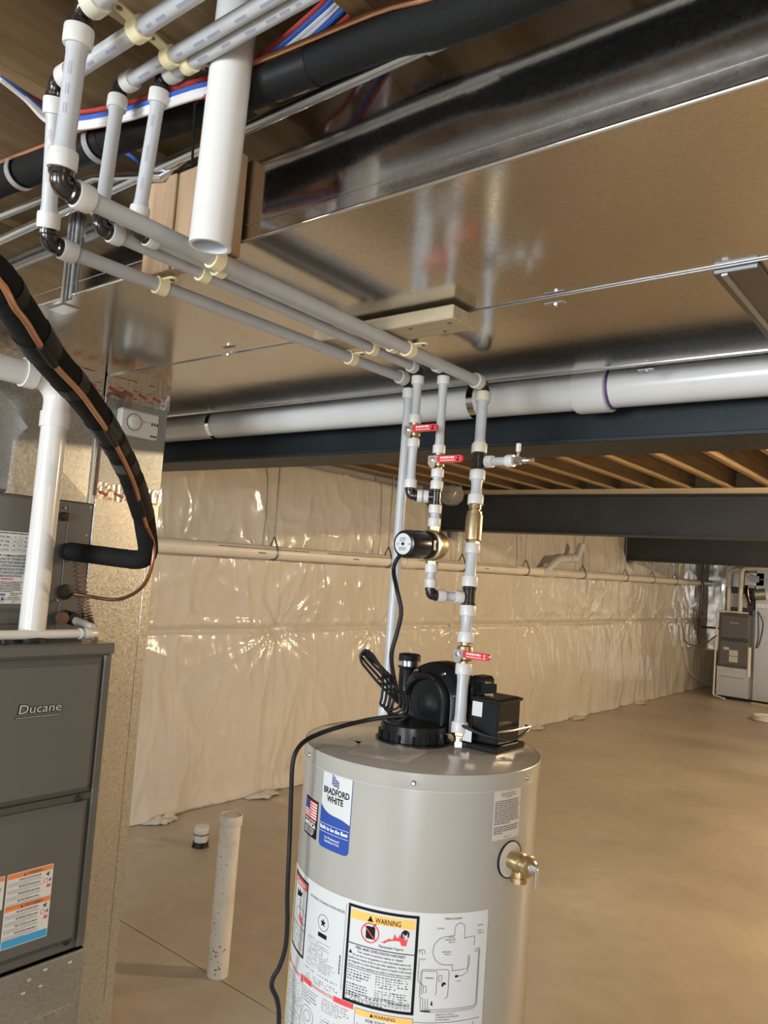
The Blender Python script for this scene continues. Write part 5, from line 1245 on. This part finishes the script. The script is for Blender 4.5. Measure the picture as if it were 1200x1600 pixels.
# ------------------------------------------------------------------ stand pipes in the slab
sp = thing('standpipe', 'tall capped dirty white pipe standing out of the slab', 'pipe', (-2.474, 2.199+.02, 0))
c = V((-2.474, 2.215, 0)); tilt = V((.004, 0, 1)).normalized()
MB().tube([c, c+tilt*.63], .0425, 24).build('pipe', 'pvc_dirty', sp)
MB().lathe([(.046, 0), (.0475, .002), (.0475, .036), (.0465, .040), (.041, .040), (.040, .037), (.0, .037)], c+tilt*.595, tilt, 28).build('cap', 'pvc_dirty', sp)
rr = random.Random(21)
for k in range(26):
    z = rr.choice((rr.random()*.12, rr.random()*.55)); a = -1.0+rr.random()*1.4-.6; r = .0015+.002*rr.random()
    n = V((math.cos(a), math.sin(a), 0)); MB().lathe([(r, 0), (r*.6, .0006)], c+tilt*(z+.01)+n*.0424, n, 7).build('paint_fleck', 'ink', sp)
sp2 = thing('floor_stub', 'short capped white pipe stub at the slab near the plastic sheet', 'pipe', (-3.645, 3.048, 0)); c = V((-3.645, 3.048, 0))
MB().lathe([(.05, 0), (.046, .006), (.044, .03)], c, upz, 24, cap=False).build('sleeve', 'black_rubber', sp2); MB().tube([c, c+upz*.09], .039, 24).build('pipe', 'pvc', sp2); MB().lathe([(.042, 0), (.044, .003), (.044, .033), (.041, .037)], c+upz*.075, upz, 28).build('cap', 'pvc', sp2)
MB().lathe([(.0435, 0), (.0435, .004)], c+upz*.069, upz, 24).build('glue_line', 'ink_grey', sp2)

# ------------------------------------------------------------------ plastic-wrapped fixture near the middle beam
bg = thing('wrapped_fixture', 'clear plastic bag tied around a fixture above the dark beam', 'fixture', W(706, 775, 'y', 5.9))
c = W(706, 772, 'y', 5.9); vs = []; fs = []
prof = [(.03, .155), (.07, .11), (.10, .05), (.105, .0), (.09, -.06), (.055, -.10), (.01, -.11)]
for i, (r, z) in enumerate(prof):
    for k in range(20): a = 2*PI*k/20; q = r*(1+.22*noise.noise((math.cos(a)*2, math.sin(a)*2, i*.7))); vs.append(c+V((q*math.cos(a), q*math.sin(a), z)))
for i in range(len(prof)-1):
    for k in range(20): fs.append((i*20+k, (i+1)*20+k, (i+1)*20+(k+1) % 20, i*20+(k+1) % 20))
MB().add(vs, fs).build('bag', 'bag', bg, angle=20)
MB().lathe([(.05, 0), (.05, .06), (.03, .09)], c+upz*.06, upz, 16).build('holder', 'black_plastic', bg); MB().cyl(c+upz*.14, V((c.x, c.y, ZJ-.002)), .02, 10).build('stem', 'black_plastic', bg)

# ------------------------------------------------------------------ far end: second furnace, return, hoses
y0 = 13.42; x0, x1 = -3.645, -3.165
ff = thing('furnace', 'distant dark grey furnace on a galvanized base at the far wall', 'furnace', ((x0+x1)/2, y0, 0))
MB().box((x0, y0, .515), (x1, y0+.7, 1.375), .004).build('cabinet', 'furnace', ff, smooth=False)
for z0, z1, nm in ((.535, .945, 'lower_door'), (.965, 1.355, 'upper_door')):
    m = MB(); a = [(x0+.015, y0-.002, z0), (x1-.015, y0-.002, z0), (x1-.015, y0-.002, z1), (x0+.015, y0-.002, z1)]; b = [(x0+.04, y0-.016, z0+.025), (x1-.04, y0-.016, z0+.025), (x1-.04, y0-.016, z1-.025), (x0+.04, y0-.016, z1-.025)]
    dd_ = m.add(a+b, [(0, 1, 5, 4), (1, 2, 6, 5), (2, 3, 7, 6), (3, 0, 4, 7), (4, 5, 6, 7)]).build(nm, 'furnace', ff, smooth=False)
    s5 = plane_sheet((0, y0-.0162, 0), (1, 0, 0), (0, 0, 1))
    if nm == 'upper_door': m = MB(); s5.text(m, 'Ducane', x0+.18, 1.215, .028, x0+.31, h=.001, bold=.02); m.build('brand_badge', 'paper_warm', dd_, smooth=False)
    else:
        for q in ((x0+.18, .60, x0+.31, .79), (x0+.09, .785, x0+.175, .83)): m = MB(); s5.quad(m, *q, .001); m.build('warning_label', 'paper_warm', dd_, smooth=False)
        m = MB(); s5.quad(m, x0+.18, .69, x0+.31, .70, .002); m.build('label_band', 'ink_grey', dd_, smooth=False)
MB().box((x0+.04, y0-.012, .945), (x1-.04, y0, .965), .003).build('door_rail', 'furnace_dark', ff, smooth=False)
fb2 = thing('base_plenum', 'galvanized base box under the distant furnace', 'duct', ((x0+x1)/2, y0, 0))
MB().box((x0-.005, y0-.004, .05), (x1+.005, y0+.7, .512), .003).build('box', 'galv', fb2, smooth=False); MB().box((x0+.03, y0-.008, .352), (x1-.06, y0-.004, .362)).build('bead', 'steel_dark', fb2, smooth=False); MB().box((x0+.01, y0+.03, 0), (x1+.0, y0+.68, .05)).build('foot', 'black_plastic', fb2, smooth=False)
yc = y0+.2
c2_ = thing('coil_cabinet', 'dark coil cabinet on top of the distant furnace', 'coil cabinet', ((x0+x1)/2, yc, 1.38))
MB().box((x0+.03, yc, 1.38), (x1, yc+.5, 1.80), .004).build('cabinet', 'furnace_dark', c2_, smooth=False); MB().box((x0+.09, yc-.003, 1.48), (x0+.37, yc, 1.70)).build('data_label', 'paper_warm', c2_, smooth=False)
for q in (1.53, 1.62, 1.74): MB().lathe([(.022, 0), (.022, .008)], (x1-.06, yc, q), (0, -1, 0), 12).build('grommet', 'black_rubber', c2_)
pl2 = thing('supply_plenum', 'shiny galvanized plenum above the distant coil cabinet', 'duct', ((x0+x1)/2, yc, 1.8))
MB().box((x0+.03, yc+.01, 1.805), (x1, yc+.5, 2.45), .003).build('shell', 'galv', pl2, smooth=False)
MB().prism([(-.12, 0), (.12, 0), (.10, .18), (.04, .26), (-.10, .2)], (x0+.28, yc+.005, 1.82), (1, 0, 0), (0, 0, 1), (0, -.05, 0)).build('tap_collar', 'galv', pl2, smooth=False)
for k, (x, lab) in enumerate(((x0+.10, 'left of the two white pipes rising from the distant furnace'), (x0+.30, 'right of the two white pipes rising from the distant furnace'))):
    t = thing('flue_pipe', lab, 'pipe', (x, y0+.10, 1.38), 'flue pipes of the distant furnace')
    fy = y0+(.14 if k == 0 else .06)
    MB().tube(round_path([V((x, fy, 1.38)), V((x, fy, 2.08+.03*k)), V((x1-.03 if k == 0 else x+.9, fy, 2.11+.05*k))], .09), .034, 16).build('pipe', 'pvc_warm', t)
    MB().ring((x, fy, 1.94), (x, fy, 1.99), .033, .039, 18).build('hub', 'pvc_warm', t)
t = thing('condensate_line', 'thin white drain tube along the distant furnace down to the floor', 'pipe', (x0, y0-.04, 1.40))
MB().tube(round_path([V((x1-.03, y0-.03, 1.40)), V((x0-.02, y0-.03, 1.40)), V((x0-.035, y0-.03, .04)), V((x0+.19, y0-.22, .03))], .04), .014, 12).build('tube', 'pvc_warm', t)
t = thing('refrigerant_line', 'black refrigerant line dropping into the distant coil cabinet', 'pipe', (x0+.37, yc, 1.6))
MB().tube(smooth_path([V((x0+.36, yc-.06, 2.4)), V((x0+.36, yc-.06, 1.95)), V((x0+.37, yc-.06, 1.72)), V((x0+.42, yc-.06, 1.60)), V((x1-.06, yc-.01, 1.62))], 6), .026, 12).build('foam', 'black_foam', t)
MB().tube(smooth_path([V((x0+.40, yc-.09, 2.4)), V((x0+.40, yc-.09, 1.75)), V((x0+.44, yc-.09, 1.58)), V((x1-.06, yc-.01, 1.53))], 6), .008, 8).build('copper_tube', 'copper', t)
rt2 = thing('return_drop', 'wide galvanized return duct panel at the right edge beside the distant furnace', 'duct', (x1+.4, y0+.1, 0))
MB().box((x1+.035, y0+.10, .03), (x1+1.1, y0+.55, 1.95), .004).build('lower_section', 'galv', rt2, smooth=False); MB().box((x1+.035, y0+.10, 1.952), (x1+1.1, y0+.55, 2.46), .004).build('upper_section', 'galv', rt2, smooth=False)
MB().box((x1+.004, y0+.09, .03), (x1+.034, y0+.5, 1.45)).build('side_gap_cover', 'steel_dark', rt2, smooth=False); MB().box((x1+.05, y0+.095, 1.50), (x1+1.1, y0+.10, 1.56)).build('tape', 'foil', rt2, smooth=False)
MB().tube(smooth_path([V((x1+.08, y0+.085, 1.44)), V((x1+.16, y0+.08, 1.25)), V((x1+.12, y0+.08, .95)), V((x1+.07, y0+.08, .86)), V((x1+.10, y0+.08, 1.05)), V((x1+.08, y0+.085, 1.44))], 6), .008, 6).build('control_wire', 'ink_grey', rt2)
MB().tube([V((x1+.0, y0-.01, .40)), V((x1+.0, y0-.01, .86))], .026, 10).build('filter_edge', 'pvc_warm', rt2)
hz = thing('humidifier', 'small pale box mounted on the duct above the distant furnace', 'control', (x1+.05, yc-.1, 1.98)); MB().box((x1-.14, yc-.10, 1.84), (x1+.16, yc-.005, 2.06), .01).build('case', 'foil', hz, smooth=False); MB().box((x1-.07, yc-.105, 1.90), (x1+.08, yc-.10, 2.0)).build('door', 'galv_dull', hz, smooth=False)
t = thing('flex_duct', 'short silver flexible duct collar right of the distant coil', 'duct', (x1+.13, yc-.05, 1.72))
m = MB(); 
prof = [(.085+.008*(i % 2), i*.012) for i in range(14)]; m.lathe(prof, (x1+.04, y0+.05, 1.70), (1, .1, .15), 18).build('collar', 'galv_dull', t)
gp = thing('gas_pipe', 'thin black gas pipe dropping left of the distant furnace', 'pipe', (-4.02, 13.6, .9))
MB().tube([V((-4.0, 13.7, 2.35)), V((-4.02, 13.7, .92))], .021, 10).build('pipe', 'fitting', gp); MB().tube([V((-4.02, 13.7, 1.10)), V((-3.7, 13.75, 1.10))], .018, 10).build('branch', 'fitting', gp)
for z in (1.1, 1.32, 1.78, .95): MB().lathe([(.03, -.03), (.03, .03)], (-4.015, 13.7, z), upz, 12).build('coupling', 'fitting', gp)
fo = thing('foil_panel', 'silver foil-faced insulation strip between the plastic sheet and the distant furnace', 'insulation', (-3.95, 14.2, .8))
vs = []; fs = []
for i in range(9):
    for j in range(15): vs.append((-4.08+.36*i/8, 14.3+.03*noise.noise((i*.9, j*.8, 3)), .70+1.5*j/14))
for i in range(8):
    for j in range(14): k = i*15+j; fs.append((k, k+15, k+16, k+1))
MB().add(vs, fs).build('facing', 'foil', fo, angle=30); MB().box((-4.08, 14.32, .70), (-3.72, 14.40, 2.2)).build('batt', 'paper_warm', fo, smooth=False)
MB().box((-4.09, 14.26, .68), (-3.71, 14.34, .71), .003).build('bottom_strip', 'paper_warm', fo, smooth=False)
# outlet and cords on the far stretch of sheeting
oy = W(1062, 970, 'x', XW+.07).y
ob = thing('outlet_box', 'small metal outlet box on the far stretch of plastic sheeting', 'outlet', (XW+.08, oy, 1.17)); MB().box((XW+.05, oy-.04, 1.12), (XW+.10, oy+.04, 1.24), .005).build('box', 'foil', ob, smooth=False); MB().box((XW+.10, oy-.03, 1.13), (XW+.105, oy+.03, 1.23), .002).build('cover', 'paper_warm', ob, smooth=False)
t = thing('cord', 'brown cord swagging from the wall outlet to the distant furnace', 'cord', (XW+.1, oy, 1.12)); MB().tube(smooth_path([V((XW+.10, oy, 1.16)), V((XW+.14, oy+.02, 1.0)), W(1070, 1002, 'y', oy+.1), W(1085, 1009, 'y', oy+.3), W(1100, 1006, 'y', oy+.4), W(1120, 993, 'y', 13.35)], 6), .011, 8).build('sheath', 'wire_brown', t)
t = thing('cord', 'thin pale cord hanging from the wall outlet to the floor', 'cord', (XW+.1, oy, 0)); MB().tube(smooth_path([V((XW+.10, oy+.02, 1.13)), W(1071, 1020, 'x', XW+.11), W(1080, 1052, 'x', XW+.11), V((XW+.14, oy+1.7, .02))], 6), .007, 8).build('sheath', 'pvc_dirty', t)
sl = W(1197, 1094, 'z', 0); t = thing('sump_lid', 'round black sump lid on the floor by the right edge', 'lid', sl); MB().lathe([(.30, 0), (.30, .07), (.27, .09), (0, .10)], sl+V((.12, 0, 0)), upz, 32, cap=True).build('lid', 'black_plastic', t)
c = W(1198, 1104, 'z', 0); t = thing('lumber_scrap', 'pale lumber scrap lying before the sump lid', 'lumber', c); MB().box((c.x-.22, c.y-.03, 0), (c.x+.5, c.y+.03, .03), .003).build('piece', 'lumber_x', t, smooth=False)
c = W(1203, 1128, 'z', 0); t = thing('hose_coil', 'coiled off-white hose on the floor at the right edge', 'hose', c)
MB().tube([c+V(((.19+.012*math.sin(i*.11))*math.cos(i*.3), (.19+.012*math.sin(i*.11))*math.sin(i*.3), .02+.0006*i)) for i in range(90)], .016, 8).build('hose', 'pvc_dirty', t)
